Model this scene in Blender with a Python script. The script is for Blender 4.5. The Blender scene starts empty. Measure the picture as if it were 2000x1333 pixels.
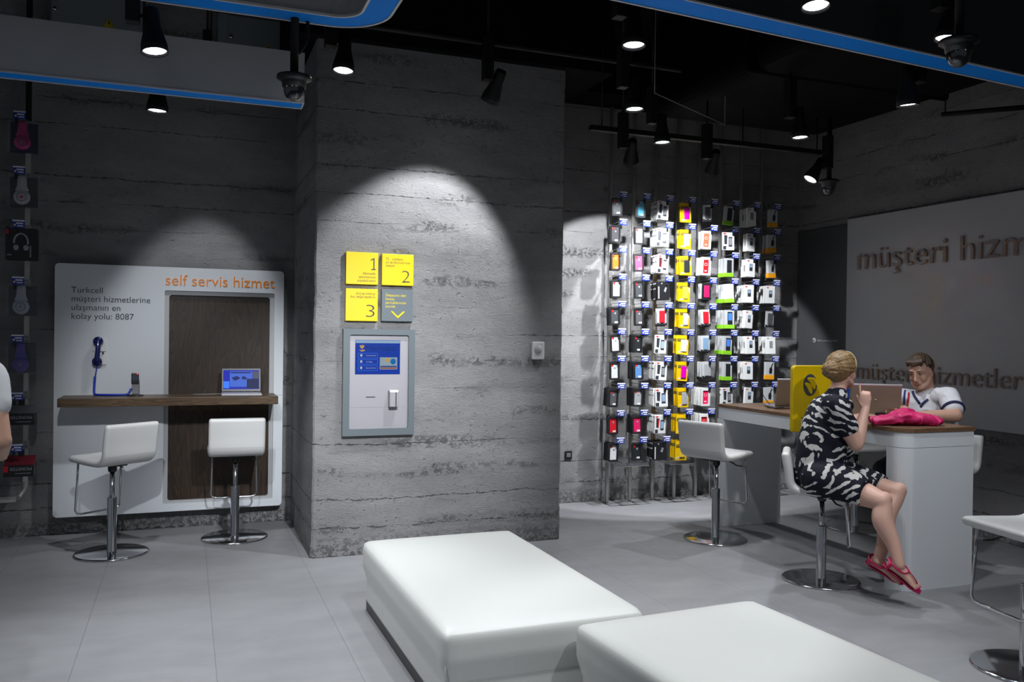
import bpy, bmesh, math, random
from mathutils import Vector, Matrix, noise, Euler
import numpy as np
random.seed(7)
R = math.radians
PI = math.pi
sc = bpy.context.scene
C = sc.collection

# ------------------------------------------------------------------ camera
CAM_H = 1.6
def cam_axes(y, p, r):
    f = Vector((math.sin(y)*math.cos(p), math.cos(y)*math.cos(p), math.sin(p)))
    rt = Vector((math.cos(y), -math.sin(y), 0)); up = rt.cross(f)
    return rt*math.cos(r)+up*math.sin(r), -rt*math.sin(r)+up*math.cos(r), f
RT, UP, FW = cam_axes(R(20.8), R(-0.38), R(0.75))
FOC = 1680.0
cd = bpy.data.cameras.new('camera'); cam = bpy.data.objects.new('camera', cd); C.objects.link(cam)
cd.sensor_width = 36; cd.lens = FOC*36/2000; cd.clip_start = .05
m = Matrix((( RT.x, UP.x, -FW.x, 0), (RT.y, UP.y, -FW.y, 0), (RT.z, UP.z, -FW.z, CAM_H), (0, 0, 0, 1)))
cam.matrix_world = m
sc.camera = cam
def at(x, y, Y):
    """the point of the vertical plane at depth Y seen at pixel x, y (used to measure poses)"""
    d = FW*FOC+RT*(x-1000)-UP*(y-667)
    t = Y/d.y
    return Vector((d.x*t, Y, CAM_H+d.z*t))

# ------------------------------------------------------------------ world, exposure
w = bpy.data.worlds.new('world'); sc.world = w; w.use_nodes = True
w.node_tree.nodes['Background'].inputs[0].default_value = (.78, .87, 1.0, 1)
w.node_tree.nodes['Background'].inputs[1].default_value = .135
sc.view_settings.view_transform = 'Standard'; sc.view_settings.look = 'None'
sc.view_settings.exposure = 0.0; sc.view_settings.gamma = 1.0; sc.view_settings.use_curve_mapping = False

cy = sc.cycles
cy.max_bounces = 6; cy.diffuse_bounces = 3; cy.glossy_bounces = 3; cy.transmission_bounces = 4; cy.transparent_max_bounces = 6
cy.caustics_reflective = False; cy.caustics_refractive = False; cy.sample_clamp_indirect = 4.0
cy.use_adaptive_sampling = True; cy.adaptive_threshold = .03

# ------------------------------------------------------------------ materials
def col(r, g, b):
    f = lambda c: (c/255/12.92) if c/255 <= .04045 else ((c/255+.055)/1.055)**2.4
    return (f(r), f(g), f(b), 1)
M = {}
def mat(name, c, rough=.5, metal=0, emit=0, bump=0, bscale=60, spec=.5, coat=0, trans=0, alpha=1, ior=None, emitc=None, var=0):
    if name in M: return M[name]
    ma = bpy.data.materials.new(name); ma.use_nodes = True; nt = ma.node_tree; b = nt.nodes['Principled BSDF']
    b.inputs['Base Color'].default_value = c; b.inputs['Roughness'].default_value = rough; b.inputs['Metallic'].default_value = metal
    b.inputs['Specular IOR Level'].default_value = spec; b.inputs['Coat Weight'].default_value = coat; b.inputs['Coat Roughness'].default_value = .05
    b.inputs['Transmission Weight'].default_value = trans; b.inputs['Alpha'].default_value = alpha
    if emit: b.inputs['Emission Color'].default_value = emitc or c; b.inputs['Emission Strength'].default_value = emit
    tc = nt.nodes.new('ShaderNodeTexCoord'); n = nt.nodes.new('ShaderNodeTexNoise'); n.inputs['Scale'].default_value = bscale; n.inputs['Detail'].default_value = 3
    nt.links.new(tc.outputs['Object'], n.inputs['Vector'])
    if bump:
        bp = nt.nodes.new('ShaderNodeBump'); bp.inputs['Strength'].default_value = bump; bp.inputs['Distance'].default_value = .005
        nt.links.new(n.outputs['Fac'], bp.inputs['Height']); nt.links.new(bp.outputs[0], b.inputs['Normal'])
    if var:
        mx = nt.nodes.new('ShaderNodeMix'); mx.data_type = 'RGBA'; mx.blend_type = 'MULTIPLY'
        mx.inputs[6].default_value = c; mx.inputs[0].default_value = var
        nt.links.new(n.outputs['Fac'], mx.inputs[7]); nt.links.new(mx.outputs[2], b.inputs['Base Color'])
    M[name] = ma; return ma

class NT:
    """tiny node-graph helper"""
    def __init__(s, name, rough=.8, **k):
        s.m = mat(name, (.5, .5, .5, 1), rough, **k); s.t = s.m.node_tree; s.b = s.t.nodes['Principled BSDF']
        g = s.t.nodes.new('ShaderNodeNewGeometry'); s.pos = g.outputs['Position']
        s.obj = s.t.nodes.new('ShaderNodeTexCoord').outputs['Object']
    def put(s, sock, v):
        if hasattr(v, 'is_linked') or isinstance(v, bpy.types.NodeSocket): s.t.links.new(v, sock)
        else: sock.default_value = v
    def math(s, op, a, b=0, c=None, clamp=False):
        n = s.t.nodes.new('ShaderNodeMath'); n.operation = op; n.use_clamp = clamp
        s.put(n.inputs[0], a); s.put(n.inputs[1], b)
        if c is not None: s.put(n.inputs[2], c)
        return n.outputs[0]
    def sep(s, v):
        n = s.t.nodes.new('ShaderNodeSeparateXYZ'); s.put(n.inputs[0], v); return n.outputs
    def comb(s, x, y, z):
        n = s.t.nodes.new('ShaderNodeCombineXYZ'); s.put(n.inputs[0], x); s.put(n.inputs[1], y); s.put(n.inputs[2], z); return n.outputs[0]
    def scale(s, v, k):
        n = s.t.nodes.new('ShaderNodeVectorMath'); n.operation = 'MULTIPLY'; s.put(n.inputs[0], v); n.inputs[1].default_value = k; return n.outputs[0]
    def noise(s, v, sc_, det=4, rough=.5, dist=0):
        n = s.t.nodes.new('ShaderNodeTexNoise'); s.put(n.inputs['Vector'], v); n.inputs['Scale'].default_value = sc_
        n.inputs['Detail'].default_value = det; n.inputs['Roughness'].default_value = rough; n.inputs['Distortion'].default_value = dist; return n.outputs['Fac']
    def white(s, v):
        n = s.t.nodes.new('ShaderNodeTexWhiteNoise'); n.noise_dimensions = '1D'; s.put(n.inputs['W'], v); return n.outputs['Value']
    def ramp(s, v, stops):
        n = s.t.nodes.new('ShaderNodeValToRGB'); s.put(n.inputs[0], v); e = n.color_ramp.elements
        while len(e) < len(stops): e.new(.5)
        for i, (p, c) in enumerate(stops):
            e[i].position = p; e[i].color = c if not isinstance(c, (int, float)) else (c, c, c, 1)
        return n.outputs[0]
    def mix(s, f, a, b, mode='MIX'):
        n = s.t.nodes.new('ShaderNodeMix'); n.data_type = 'RGBA'; n.blend_type = mode; s.put(n.inputs[0], f); s.put(n.inputs[6], a); s.put(n.inputs[7], b); return n.outputs[2]
    def bump(s, h, st=1, d=.01):
        n = s.t.nodes.new('ShaderNodeBump'); n.inputs['Strength'].default_value = st; n.inputs['Distance'].default_value = d
        s.put(n.inputs['Height'], h); s.t.links.new(n.outputs[0], s.b.inputs['Normal'])

def concrete():
    n = NT('board_formed_concrete', .88, spec=.3)
    x, y, z = n.sep(n.pos)
    run = n.math('ADD', x, y)
    flat = n.comb(run, 0, n.math('MULTIPLY', z, 2.2))
    wob = n.noise(flat, 1.1, 3, .5)
    hf = n.noise(n.pos, 13, 6, .72)
    z5 = n.math('MULTIPLY', z, 5.0)
    near = n.white(n.math('ADD', n.math('ROUND', n.math('ADD', z5, n.math('MULTIPLY', n.math('SUBTRACT', wob, .5), .25))), .37))
    zz = n.math('ADD', z5, n.math('MULTIPLY', n.math('SUBTRACT', wob, .5), .25))
    zz = n.math('ADD', zz, n.math('MULTIPLY', n.math('SUBTRACT', hf, .5), n.math('MULTIPLY', n.math('SUBTRACT', near, .35, clamp=True), .50)))
    idx = n.math('FLOOR', zz); fr = n.math('SUBTRACT', zz, idx)
    d = n.math('MINIMUM', fr, n.math('SUBTRACT', 1, fr))
    along = n.noise(n.comb(run, 0, n.math('MULTIPLY', n.math('ROUND', zz), 7.3)), 1.7, 2)
    broken = n.noise(n.comb(run, 3, n.math('MULTIPLY', n.math('ROUND', zz), 3.1)), 15, 4, .7)
    on = n.math('MULTIPLY', n.math('SUBTRACT', n.math('ADD', along, n.math('MULTIPLY', near, .30)), .63), 9, clamp=True)
    bk = n.math('MULTIPLY', n.math('SUBTRACT', broken, .42), 7, clamp=True)
    wdt = n.math('MULTIPLY', n.math('MULTIPLY', on, bk), n.math('MULTIPLY', near, .040))
    groove = n.math('MULTIPLY', n.math('SUBTRACT', 1, n.math('DIVIDE', d, n.math('ADD', wdt, .007)), clamp=True), n.math('ADD', n.math('MULTIPLY', near, .12), n.math('MULTIPLY', n.math('MULTIPLY', on, bk), .85)))
    # pitted zones spread from some joints and near the floor
    broad = n.noise(n.scale(n.pos, (.8, .8, 2.4)), 1.9, 3)
    patch = n.math('MULTIPLY', n.math('SUBTRACT', broad, .53), 9, clamp=True)
    nearband = n.math('SUBTRACT', 1, n.math('MULTIPLY', d, 3.2), clamp=True)
    low = n.math('SUBTRACT', 1, n.math('MULTIPLY', z, 6.5), clamp=True)
    rz = n.math('MAXIMUM', n.math('MULTIPLY', patch, nearband), low)
    pn = n.noise(n.pos, 30, 8, .78)
    pits = n.math('MULTIPLY', n.math('MULTIPLY', n.math('SUBTRACT', pn, .50), 5.5, clamp=True), rz)
    scat = n.math('MULTIPLY', n.math('SUBTRACT', n.noise(n.pos, 42, 5, .7), .62), 8, clamp=True)
    blist = n.math('MULTIPLY', n.math('SUBTRACT', n.noise(n.pos, 19, 3, .5), .66), 9, clamp=True)
    board = n.white(n.math('ADD', idx, .11))
    fine = n.noise(n.scale(n.pos, (1, 1, 2.6)), 48, 8, .74)
    med = n.noise(n.pos, 6, 5, .62)
    h = n.math('ADD', n.math('MULTIPLY', board, .22), n.math('MULTIPLY', groove, -.9))
    for t_, k in ((pits, -1.1), (scat, -.42), (blist, -.45), (fine, .55), (med, .8)): h = n.math('ADD', h, n.math('MULTIPLY', t_, k))
    n.bump(h, 1.0, .022)
    tone = n.ramp(n.noise(n.scale(n.pos, (.8, .8, 2.0)), 2.4, 7, .66), [(.28, (.250, .246, .250, 1)), (.50, (.325, .320, .322, 1)), (.74, (.40, .392, .385, 1))])
    c = n.mix(n.math('MULTIPLY', n.math('SUBTRACT', fine, .40), .55, clamp=True), tone, (.17, .17, .17, 1))
    c = n.mix(n.math('MULTIPLY', groove, .70), c, (.07, .07, .07, 1))
    c = n.mix(n.math('MULTIPLY', board, .20), c, (.22, .22, .23, 1))
    c = n.mix(n.math('MULTIPLY', n.math('ADD', pits, n.math('MULTIPLY', scat, .5)), .25, clamp=True), c, (.10, .10, .10, 1))
    n.put(n.b.inputs['Base Color'], c)
    return n.m
def floor_mat():
    n = NT('grey_floor_tile', .42, spec=.45)
    x, y, z = n.sep(n.pos)
    def seam(v, off, pitch):
        t = n.math('FRACT', n.math('DIVIDE', n.math('ADD', v, off), pitch)); d = n.math('MINIMUM', t, n.math('SUBTRACT', 1, t))
        return n.math('LESS_THAN', n.math('MULTIPLY', d, pitch), .0022)
    s = seam(x, 10*.634+.482, .634)
    tid = n.white(n.math('ADD', n.math('FLOOR', n.math('DIVIDE', n.math('ADD', x, 6.822), .634)), n.math('MULTIPLY', n.math('FLOOR', n.math('DIVIDE', n.math('ADD', y, 20.2), 1.27)), 17.3)))
    ns = n.noise(n.scale(n.pos, (1, 2.2, 1)), 2.6, 5, .6)
    c = n.ramp(ns, [(.2, (.225, .228, .238, 1)), (.8, (.295, .297, .308, 1))])
    c = n.mix(n.math('MULTIPLY', tid, .12), c, (.19, .195, .20, 1))
    c = n.mix(n.math('MULTIPLY', s, .45), c, (.10, .10, .10, 1))
    n.put(n.b.inputs['Base Color'], c)
    n.put(n.b.inputs['Roughness'], n.math('ADD', .36, n.math('MULTIPLY', n.noise(n.pos, 9, 5), .18)))
    n.bump(n.math('ADD', n.math('MULTIPLY', n.noise(n.pos, 60, 4), .25), n.math('MULTIPLY', s, -1)), .35, .002)
    return n.m
def wood(name, dark, light, axis):
    n = NT(name, .42, spec=.4)
    k = {'z': (9, 9, .9), 'x': (.9, 9, 9), 'y': (9, .9, 9)}[axis]
    v = n.scale(n.pos, k)
    a = n.noise(v, 1.0, 2, .5, .6)
    ring = n.math('FRACT', n.math('MULTIPLY', a, 14))
    fib = n.noise(n.scale(n.pos, tuple(q*14 for q in k)), 1, 4, .6)
    f = n.math('ADD', n.math('MULTIPLY', ring, .55), n.math('MULTIPLY', fib, .6))
    n.put(n.b.inputs['Base Color'], n.ramp(f, [(.15, dark), (.9, light)]))
    n.bump(fib, .25, .001)
    return n.m
MC = concrete(); MF = floor_mat()
MW = wood('dark_walnut_veneer', (.010, .006, .003, 1), (.046, .026, .013, 1), 'z')
MWS = wood('walnut_shelf', (.038, .022, .010, 1), (.125, .074, .036, 1), 'x')
MWT = wood('walnut_tabletop', (.085, .045, .025, 1), (.20, .115, .065, 1), 'y')
CHR = mat('chrome', (.62, .63, .65, 1), .12, 1)
DCH = mat('brushed_dark_chrome', (.40, .39, .37, 1), .34, .75)
BLK = mat('matt_black_metal', (.008, .008, .009, 1), .6, .0, spec=.3)
BLP = mat('black_plastic', (.012, .012, .013, 1), .38)
CEI = mat('black_ceiling_paint', (.006, .006, .007, 1), .9, spec=.1, bump=.4, bscale=12)
LEA = mat('white_leather', (.60, .61, .585, 1), .42, bump=.12, bscale=350)
LEA2 = mat('white_stool_leather', (.62, .62, .61, 1), .40, bump=.1, bscale=350)
GLO = mat('glossy_white_lacquer', (.70, .73, .765, 1), .22, coat=.5)
LAC = mat('white_table_lacquer', (.70, .73, .76, 1), .25, coat=.3)
GRP = mat('grey_board', (.50, .51, .53, 1), .30, coat=.25)
DOO = mat('dark_grey_door_paint', (.085, .088, .092, 1), .5)
ORA = mat('orange_lettering', col(250, 140, 5), .4)
GTX = mat('grey_lettering', (.035, .04, .05, 1), .6)
YEL = mat('yellow_plastic', (.80, .56, .0, 1), .42)
YEL2 = mat('yellow_lacquer', (.62, .43, .0, 1), .35)
SLA = mat('slate_grey_frame', (.125, .150, .165, 1), .45)
SLV = mat('silver_panel', (.37, .36, .385, 1), .45, .2)
BLU = mat('blue_strip', (.0, .27, .95, 1), .6, spec=.15)
BGY = mat('grey_fascia', (.44, .45, .47, 1), .55)
LIP = mat('pale_lip', (.62, .62, .64, 1), .5)
SKN = mat('skin', (.62, .37, .29, 1), .5, bump=.05, bscale=120)
SKM = mat('skin_tan', (.50, .29, .21, 1), .5, bump=.05, bscale=120)
LENS = mat('lamp_lens_light', (1, 1, 1, 1), .5, emit=14, emitc=(.93, .96, 1, 1))
WHT = mat('white_plastic', (.70, .70, .70, 1), .4)
NVY = mat('navy_cloth', (.012, .018, .075, 1), .8)

# ------------------------------------------------------------------ mesh helpers
def bx(bm, x0, x1, y0, y1, z0, z1, mi=0):
    v = [bm.verts.new(p) for p in ((x0,y0,z0),(x1,y0,z0),(x1,y1,z0),(x0,y1,z0),(x0,y0,z1),(x1,y0,z1),(x1,y1,z1),(x0,y1,z1))]
    for f in ((3,2,1,0),(4,5,6,7),(0,1,5,4),(1,2,6,5),(2,3,7,6),(3,0,4,7)):
        bm.faces.new([v[i] for i in f]).material_index = mi
    return v
def rbox(bm, x0, x1, y0, y1, z0, z1, r=.01, seg=3, mi=0):
    v = bx(bm, x0, x1, y0, y1, z0, z1, mi); e = {ed for q in v for ed in q.link_edges}
    bmesh.ops.bevel(bm, geom=list(e), offset=min(r, abs(x1-x0)*.49, abs(y1-y0)*.49, abs(z1-z0)*.49), segments=seg, profile=.5, affect='EDGES')
def prism(bm, pts, axis, a, b, mi=0):
    """closed 2-D outline pts extruded along axis from a to b"""
    def P(u, v, t): return {'x': (t, u, v), 'y': (u, t, v), 'z': (u, v, t)}[axis]
    A = [bm.verts.new(P(u, v, a)) for u, v in pts]; B = [bm.verts.new(P(u, v, b)) for u, v in pts]
    fs = [bm.faces.new(A), bm.faces.new(B[::-1])]
    n = len(pts)
    for i in range(n): fs.append(bm.faces.new((A[i], B[i], B[(i+1) % n], A[(i+1) % n])))
    for f in fs: f.material_index = mi
    bmesh.ops.recalc_face_normals(bm, faces=fs)
    return fs
def rrect(x0, x1, y0, y1, r, n=6):
    o = []
    for cx, cy, a in ((x1-r, y1-r, 0), (x0+r, y1-r, 90), (x0+r, y0+r, 180), (x1-r, y0+r, 270)):
        for k in range(n+1):
            t = R(a+90*k/n); o.append((cx+r*math.cos(t), cy+r*math.sin(t)))
    return o
def ring(bm, outer, inner, axis, a, b, mi=0):
    def P(u, v, t): return {'x': (t, u, v), 'y': (u, t, v), 'z': (u, v, t)}[axis]
    n = len(outer); fs = []
    L = [[bm.verts.new(P(u, v, t)) for u, v in o] for o in (outer, inner) for t in (a, b)]
    oa, ob, ia, ib = L
    for i in range(n):
        j = (i+1) % n
        for q in ((oa[i], oa[j], ob[j], ob[i]), (ia[i], ib[i], ib[j], ia[j]), (oa[i], ia[i], ia[j], oa[j]), (ob[i], ob[j], ib[j], ib[i])):
            fs.append(bm.faces.new(q))
    for f in fs: f.material_index = mi
    bmesh.ops.recalc_face_normals(bm, faces=fs)
def lathe(bm, prof, c=(0, 0, 0), n=32, mi=0, M4=None):
    """profile of (r, z) turned round z"""
    rows = []; c = Vector(c)
    for r, z in prof:
        if r < 1e-6: row = [bm.verts.new((0, 0, z))]
        else: row = [bm.verts.new((r*math.cos(2*PI*k/n), r*math.sin(2*PI*k/n), z)) for k in range(n)]
        rows.append(row)
    fs = []
    for a, b in zip(rows, rows[1:]):
        for k in range(n):
            q = [a[k % len(a)], a[(k+1) % len(a)], b[(k+1) % len(b)], b[k % len(b)]]
            u = []
            for v in q:
                if v not in u: u.append(v)
            if len(u) > 2: fs.append(bm.faces.new(u))
    for f in fs: f.material_index = mi; f.smooth = True
    bmesh.ops.recalc_face_normals(bm, faces=fs)
    for row in rows:
        for v in row:
            if M4 is not None: v.co = M4 @ v.co
            v.co += c
def catmull(P, n):
    """P: list of tuples of equal length -> smoothly interpolated list"""
    P = [np.array(p, float) for p in P]; o = []
    for i in range(len(P)-1):
        p0 = P[i-1] if i else 2*P[0]-P[1]; p1, p2 = P[i], P[i+1]; p3 = P[i+2] if i+2 < len(P) else 2*P[-1]-P[-2]
        for k in range(n):
            t = k/n
            o.append(.5*((2*p1)+(-p0+p2)*t+(2*p0-5*p1+4*p2-p3)*t*t+(-p0+3*p1-3*p2+p3)*t**3))
    o.append(P[-1]); return o
def sweep(bm, pts, secs, side=None, smooth=True, mi=0, span=None):
    """pts along a path, secs[i] = closed loop of (u, v) offsets; u runs along 'side'"""
    pts = [Vector(p) for p in pts]; rows = []; prev = None
    for i, p in enumerate(pts):
        t = (pts[min(i+1, len(pts)-1)]-pts[max(i-1, 0)])
        if t.length < 1e-9: t = Vector((0, 0, 1))
        t.normalize()
        s = Vector(side) if side is not None else (prev if prev is not None else (Vector((0, 0, 1)) if abs(t.z) < .9 else Vector((1, 0, 0))))
        u = s-t*s.dot(t)
        if u.length < 1e-4: u = t.orthogonal()
        u.normalize(); v = t.cross(u); prev = u
        if span is None or span[0] <= i <= span[1]: rows.append([bm.verts.new(p+u*a+v*b) for a, b in secs[i]])
    n = len(rows[0]); fs = []
    for a, b in zip(rows, rows[1:]):
        for k in range(n): fs.append(bm.faces.new((a[k], a[(k+1) % n], b[(k+1) % n], b[k])))
    for f in fs: f.smooth = smooth
    if span is None or span[0] == 0: fs.append(bm.faces.new(rows[0][::-1]))
    if span is None or span[1] == len(pts)-1: fs.append(bm.faces.new(rows[-1]))
    for f in fs: f.material_index = mi
    bmesh.ops.recalc_face_normals(bm, faces=fs)
def circ(a, b, n=12): return [(a*math.cos(2*PI*k/n), b*math.sin(2*PI*k/n)) for k in range(n)]
def rod(bm, pts, r, n=10, mi=0, sub=0):
    if sub: pts = [tuple(p) for p in catmull(pts, sub)]
    sweep(bm, pts, [circ(r, r, n)]*len(pts), mi=mi)
def limb(bm, P, n=6, seg=16, side=None, cap=True):
    """P: (x, y, z, a, b) along the limb -> smooth closed tube with rounded ends"""
    Q = catmull([tuple(p) if len(p) == 5 else (*p, p[-1]) for p in P], n)
    Q = [np.array(q) for q in Q]
    if cap:
        def end(q, nx):
            d = q[:3]-nx[:3]; d = d/(np.linalg.norm(d)+1e-9); r = min(q[3], q[4]); o = []
            for t in (.5, .87, .99):
                k = math.sqrt(max(1-t*t, .01)); o.append(np.array([*(q[:3]+d*r*t), q[3]*k, q[4]*k]))
            return o
        Q = end(Q[0], Q[1])[::-1]+Q+end(Q[-1], Q[-2])
    sweep(bm, [tuple(q[:3]) for q in Q], [circ(max(q[3], .001), max(q[4], .001), seg) for q in Q], side=side)
def ball(bm, c, r, seg=16, mi=0, rot=None):
    r = (r, r, r) if isinstance(r, (int, float)) else r
    g = bmesh.ops.create_uvsphere(bm, u_segments=seg, v_segments=max(6, seg*2//3), radius=1)
    Mx = Matrix.Diagonal((*r, 1))
    if rot is not None: Mx = rot.to_4x4() @ Mx
    for v in g['verts']:
        v.co = Mx @ v.co + Vector(c)
        for f in v.link_faces: f.smooth = True; f.material_index = mi

# ------------------------------------------------------------------ object helpers
def link(name, me, ms, parent=None, label=None):
    for m_ in (ms if isinstance(ms, (list, tuple)) else [ms]): me.materials.append(m_)
    o = bpy.data.objects.new(name, me); C.objects.link(o)
    if parent is not None:
        o.parent = parent
    if label: o['label'] = label
    return o
def origin_of(p):
    v = Vector((0, 0, 0))
    while p is not None: v += p.location; p = p.parent
    return v
def obj(name, bm, ms, parent=None, label=None, local=False, smooth=None):
    """one mesh object; coordinates are world coordinates unless local"""
    if parent is not None and not local:
        off = origin_of(parent)
        for v in bm.verts: v.co -= off
    me = bpy.data.meshes.new(name); bm.to_mesh(me); bm.free()
    if smooth is not None:
        me.polygons.foreach_set('use_smooth', [smooth]*len(me.polygons))
    return link(name, me, ms, parent, label)
def thing(name, label, cat, loc=(0, 0, 0), rz=0, group=None):
    o = bpy.data.objects.new(name, None); C.objects.link(o); o.empty_display_size = .05
    o.location = loc; o.rotation_euler = (0, 0, rz); return tag(o, label, cat, group)
def tag(o, label, cat, group=None):
    o['label'] = label; o['category'] = cat
    if group: o['group'] = group
    return o
def base_at(o, loc):
    """move a single mesh's origin to its base without moving the mesh"""
    loc = Vector(loc)
    o.data.transform(Matrix.Translation(-loc)); o.location = loc; return o
def struct(name, bm, ms, parent=None, label=None):
    o = obj(name, bm, ms, parent, label)
    if parent is None: o['kind'] = 'structure'
    return o
def dup(root, loc=None, rz=None, label=None, group=None):
    r = root.copy(); C.objects.link(r)
    if loc is not None: r.location = loc
    if rz is not None: r.rotation_euler = (0, 0, rz)
    if label: r['label'] = label
    if group: r['group'] = group
    for ch in list(root.children):
        c = ch.copy(); C.objects.link(c); c.parent = r
        for g in list(ch.children):
            d = g.copy(); C.objects.link(d); d.parent = c
    return r
def B(): return bmesh.new()
def one(f, *a, **k):
    bm = B(); f(bm, *a, **k); return bm
def glyphs(s, thin):
    cu = bpy.data.curves.new('lettering', 'FONT'); cu.body = s; cu.size = 1; cu.extrude = .5; cu.offset = thin; cu.resolution_u = 4
    o = bpy.data.objects.new('lettering', cu); C.objects.link(o)
    dg = bpy.context.evaluated_depsgraph_get(); me = bpy.data.meshes.new_from_object(o.evaluated_get(dg))
    bpy.data.objects.remove(o); bpy.data.curves.remove(cu); return me
def width(s):
    if not s: return 0
    me = glyphs(s, 0); w_ = max(v.co.x for v in me.vertices); bpy.data.meshes.remove(me); return w_
CED = [(.01, .01), (.055, .01), (.045, -.05), (.10, -.09), (.11, -.15), (.06, -.205), (-.06, -.20), (-.055, -.165), (.02, -.17), (.05, -.145), (.04, -.115), (-.02, -.085)]
def text_bm(s, x0, x1=None, z1=0, size=.05, y=0, depth=.002, thin=0, face='-y', line=1.0, height=None, align='LEFT', rot180=False):
    """lettering as a mesh standing on a plane; x0..x1 is the width it fills, z1 its upper edge"""
    bm = B(); L_ = s.split('\n'); W_ = [width(q.replace('ş', 's')) for q in L_]
    for i, q in enumerate(L_):
        plain = q.replace('ş', 's'); me = glyphs(plain, thin); dx = (max(W_)-W_[i]) if align == 'RIGHT' else 0
        me.transform(Matrix.Translation((dx, -i*line, 0))); bm.from_mesh(me); bpy.data.meshes.remove(me)
        for k, ch_ in enumerate(q):
            if ch_ == 'ş':
                m_ = (width(plain[:k])+width(plain[:k+1]))/2+.03+dx; prism(bm, [(m_+u-.02, v-i*line) for u, v in CED], 'z', -.5, .5)
    xs = [v.co.x for v in bm.verts]; ys = [v.co.y for v in bm.verts]
    ax, bx_, ay, by = min(xs), max(xs), min(ys), max(ys)
    kx = (x1-x0)/(bx_-ax) if x1 is not None else size
    ky = height/(by-ay) if height else kx
    for v in bm.verts:
        X = (v.co.x-ax)*kx; Z = (v.co.y-by)*ky; D = v.co.z*depth*2
        if rot180: X = (bx_-ax)*kx-X; Z = -(by-ay)*ky-Z
        if face == '-y': v.co = (x0+X, y-D/2, z1+Z)
        elif face == '-x': v.co = (y-D/2, x0-X, z1+Z)
    bmesh.ops.recalc_face_normals(bm, faces=bm.faces[:])
    return bm
def remeshed(name, bm, voxel, ms, parent, label=None, smooth_it=4, post=None):
    """union of overlapping closed shells as ONE continuous smooth surface"""
    off = origin_of(parent) if parent else Vector((0, 0, 0))
    for v in bm.verts: v.co -= off
    me = bpy.data.meshes.new(name); bm.to_mesh(me); bm.free()
    o = bpy.data.objects.new(name, me); C.objects.link(o)
    md = o.modifiers.new('r', 'REMESH'); md.mode = 'VOXEL'; md.voxel_size = voxel; md.use_smooth_shade = True
    if smooth_it:
        s = o.modifiers.new('s', 'SMOOTH'); s.factor = .5; s.iterations = smooth_it
    dg = bpy.context.evaluated_depsgraph_get(); n = bpy.data.meshes.new_from_object(o.evaluated_get(dg))
    bpy.data.objects.remove(o); bpy.data.meshes.remove(me)
    n.name = name
    if post: post(n, off)
    n.polygons.foreach_set('use_smooth', [True]*len(n.polygons))
    return link(name, n, ms, parent, label)
# ================================================================== the room
CZ = 4.3
struct('floor', one(bx, -5, 6.1, -4, 7.5, -.1, 0), MF)
struct('ceiling', one(bx, -5, 6.3, -4, 7.7, CZ, CZ+.1), CEI)
struct('wall_back', one(bx, -5, 6.3, 7.5, 7.7, 0, CZ), MC)
struct('wall_right', one(bx, 6.1, 6.3, -4, 7.5, 0, CZ), MC)
# square concrete column with slightly ragged arrises
bm = B(); X0, X1, Y0 = .85, 2.77, 6.18
nz = 90
def rag(z, s): return (noise.noise(Vector((s, z*4, 0)))*.006+noise.noise(Vector((s, z*22, 3)))*.004)
rows = []
for k in range(nz+1):
    z = 3.68*k/nz; fl_ = max(0, 1-z/.14)*.012
    rows.append([bm.verts.new(p) for p in ((X0, 7.5, z), (X0+rag(z, 1)-fl_, Y0+.012, z), (X0+.012+rag(z, 1), Y0-fl_*.6, z), (X1-.012+rag(z, 5), Y0-fl_*.3, z), (X1+rag(z, 5), Y0+.012, z), (X1, 7.5, z))])
for a, b in zip(rows, rows[1:]):
    for i in range(5): bm.faces.new((a[i], a[i+1], b[i+1], b[i]))
bm.faces.new(rows[-1]); bmesh.ops.recalc_face_normals(bm, faces=bm.faces[:])
struct('wall_column', bm, MC)
# black downstand beam over the column, concrete soffit over the rack wall
struct('trim_1', one(bx, .70, 3.15, 6.10, 7.5, 3.68, CZ), CEI)
struct('trim_2', one(bx, 3.15, 6.1, 7.05, 7.5, 3.82, CZ), CEI)
# grey door in the right wall
d = struct('door_1', one(rbox, 6.085, 6.12, 6.62, 7.49, 0, 2.715, .004), DOO)
struct('door_frame', one(rbox, 6.078, 6.12, 6.62, 7.497, 2.715, 2.735, .003), mat('door_frame_paint', (.10, .10, .105, 1), .5), d)
bm = text_bm('Sadece personel girebilir', 7.165, 7.165+.29, 1.600, y=6.083, depth=.001, face='-x')
obj('lettering', bm, mat('pale_lettering', (.42, .43, .45, 1), .5), d)
bm = B(); lathe(bm, [(0, .003), (.028, .003), (.028, 0), (0, 0)], n=24, M4=Matrix.Rotation(-PI/2, 4, 'Y')); 
for v in bm.verts: v.co += Vector((6.085, 7.215, 1.588))
obj('sign_disc', bm, M['pale_lettering'], d)
obj('sign_bar', one(bx, 6.079, 6.0825, 7.20, 7.23, 1.584, 1.592), GTX, d)

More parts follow.
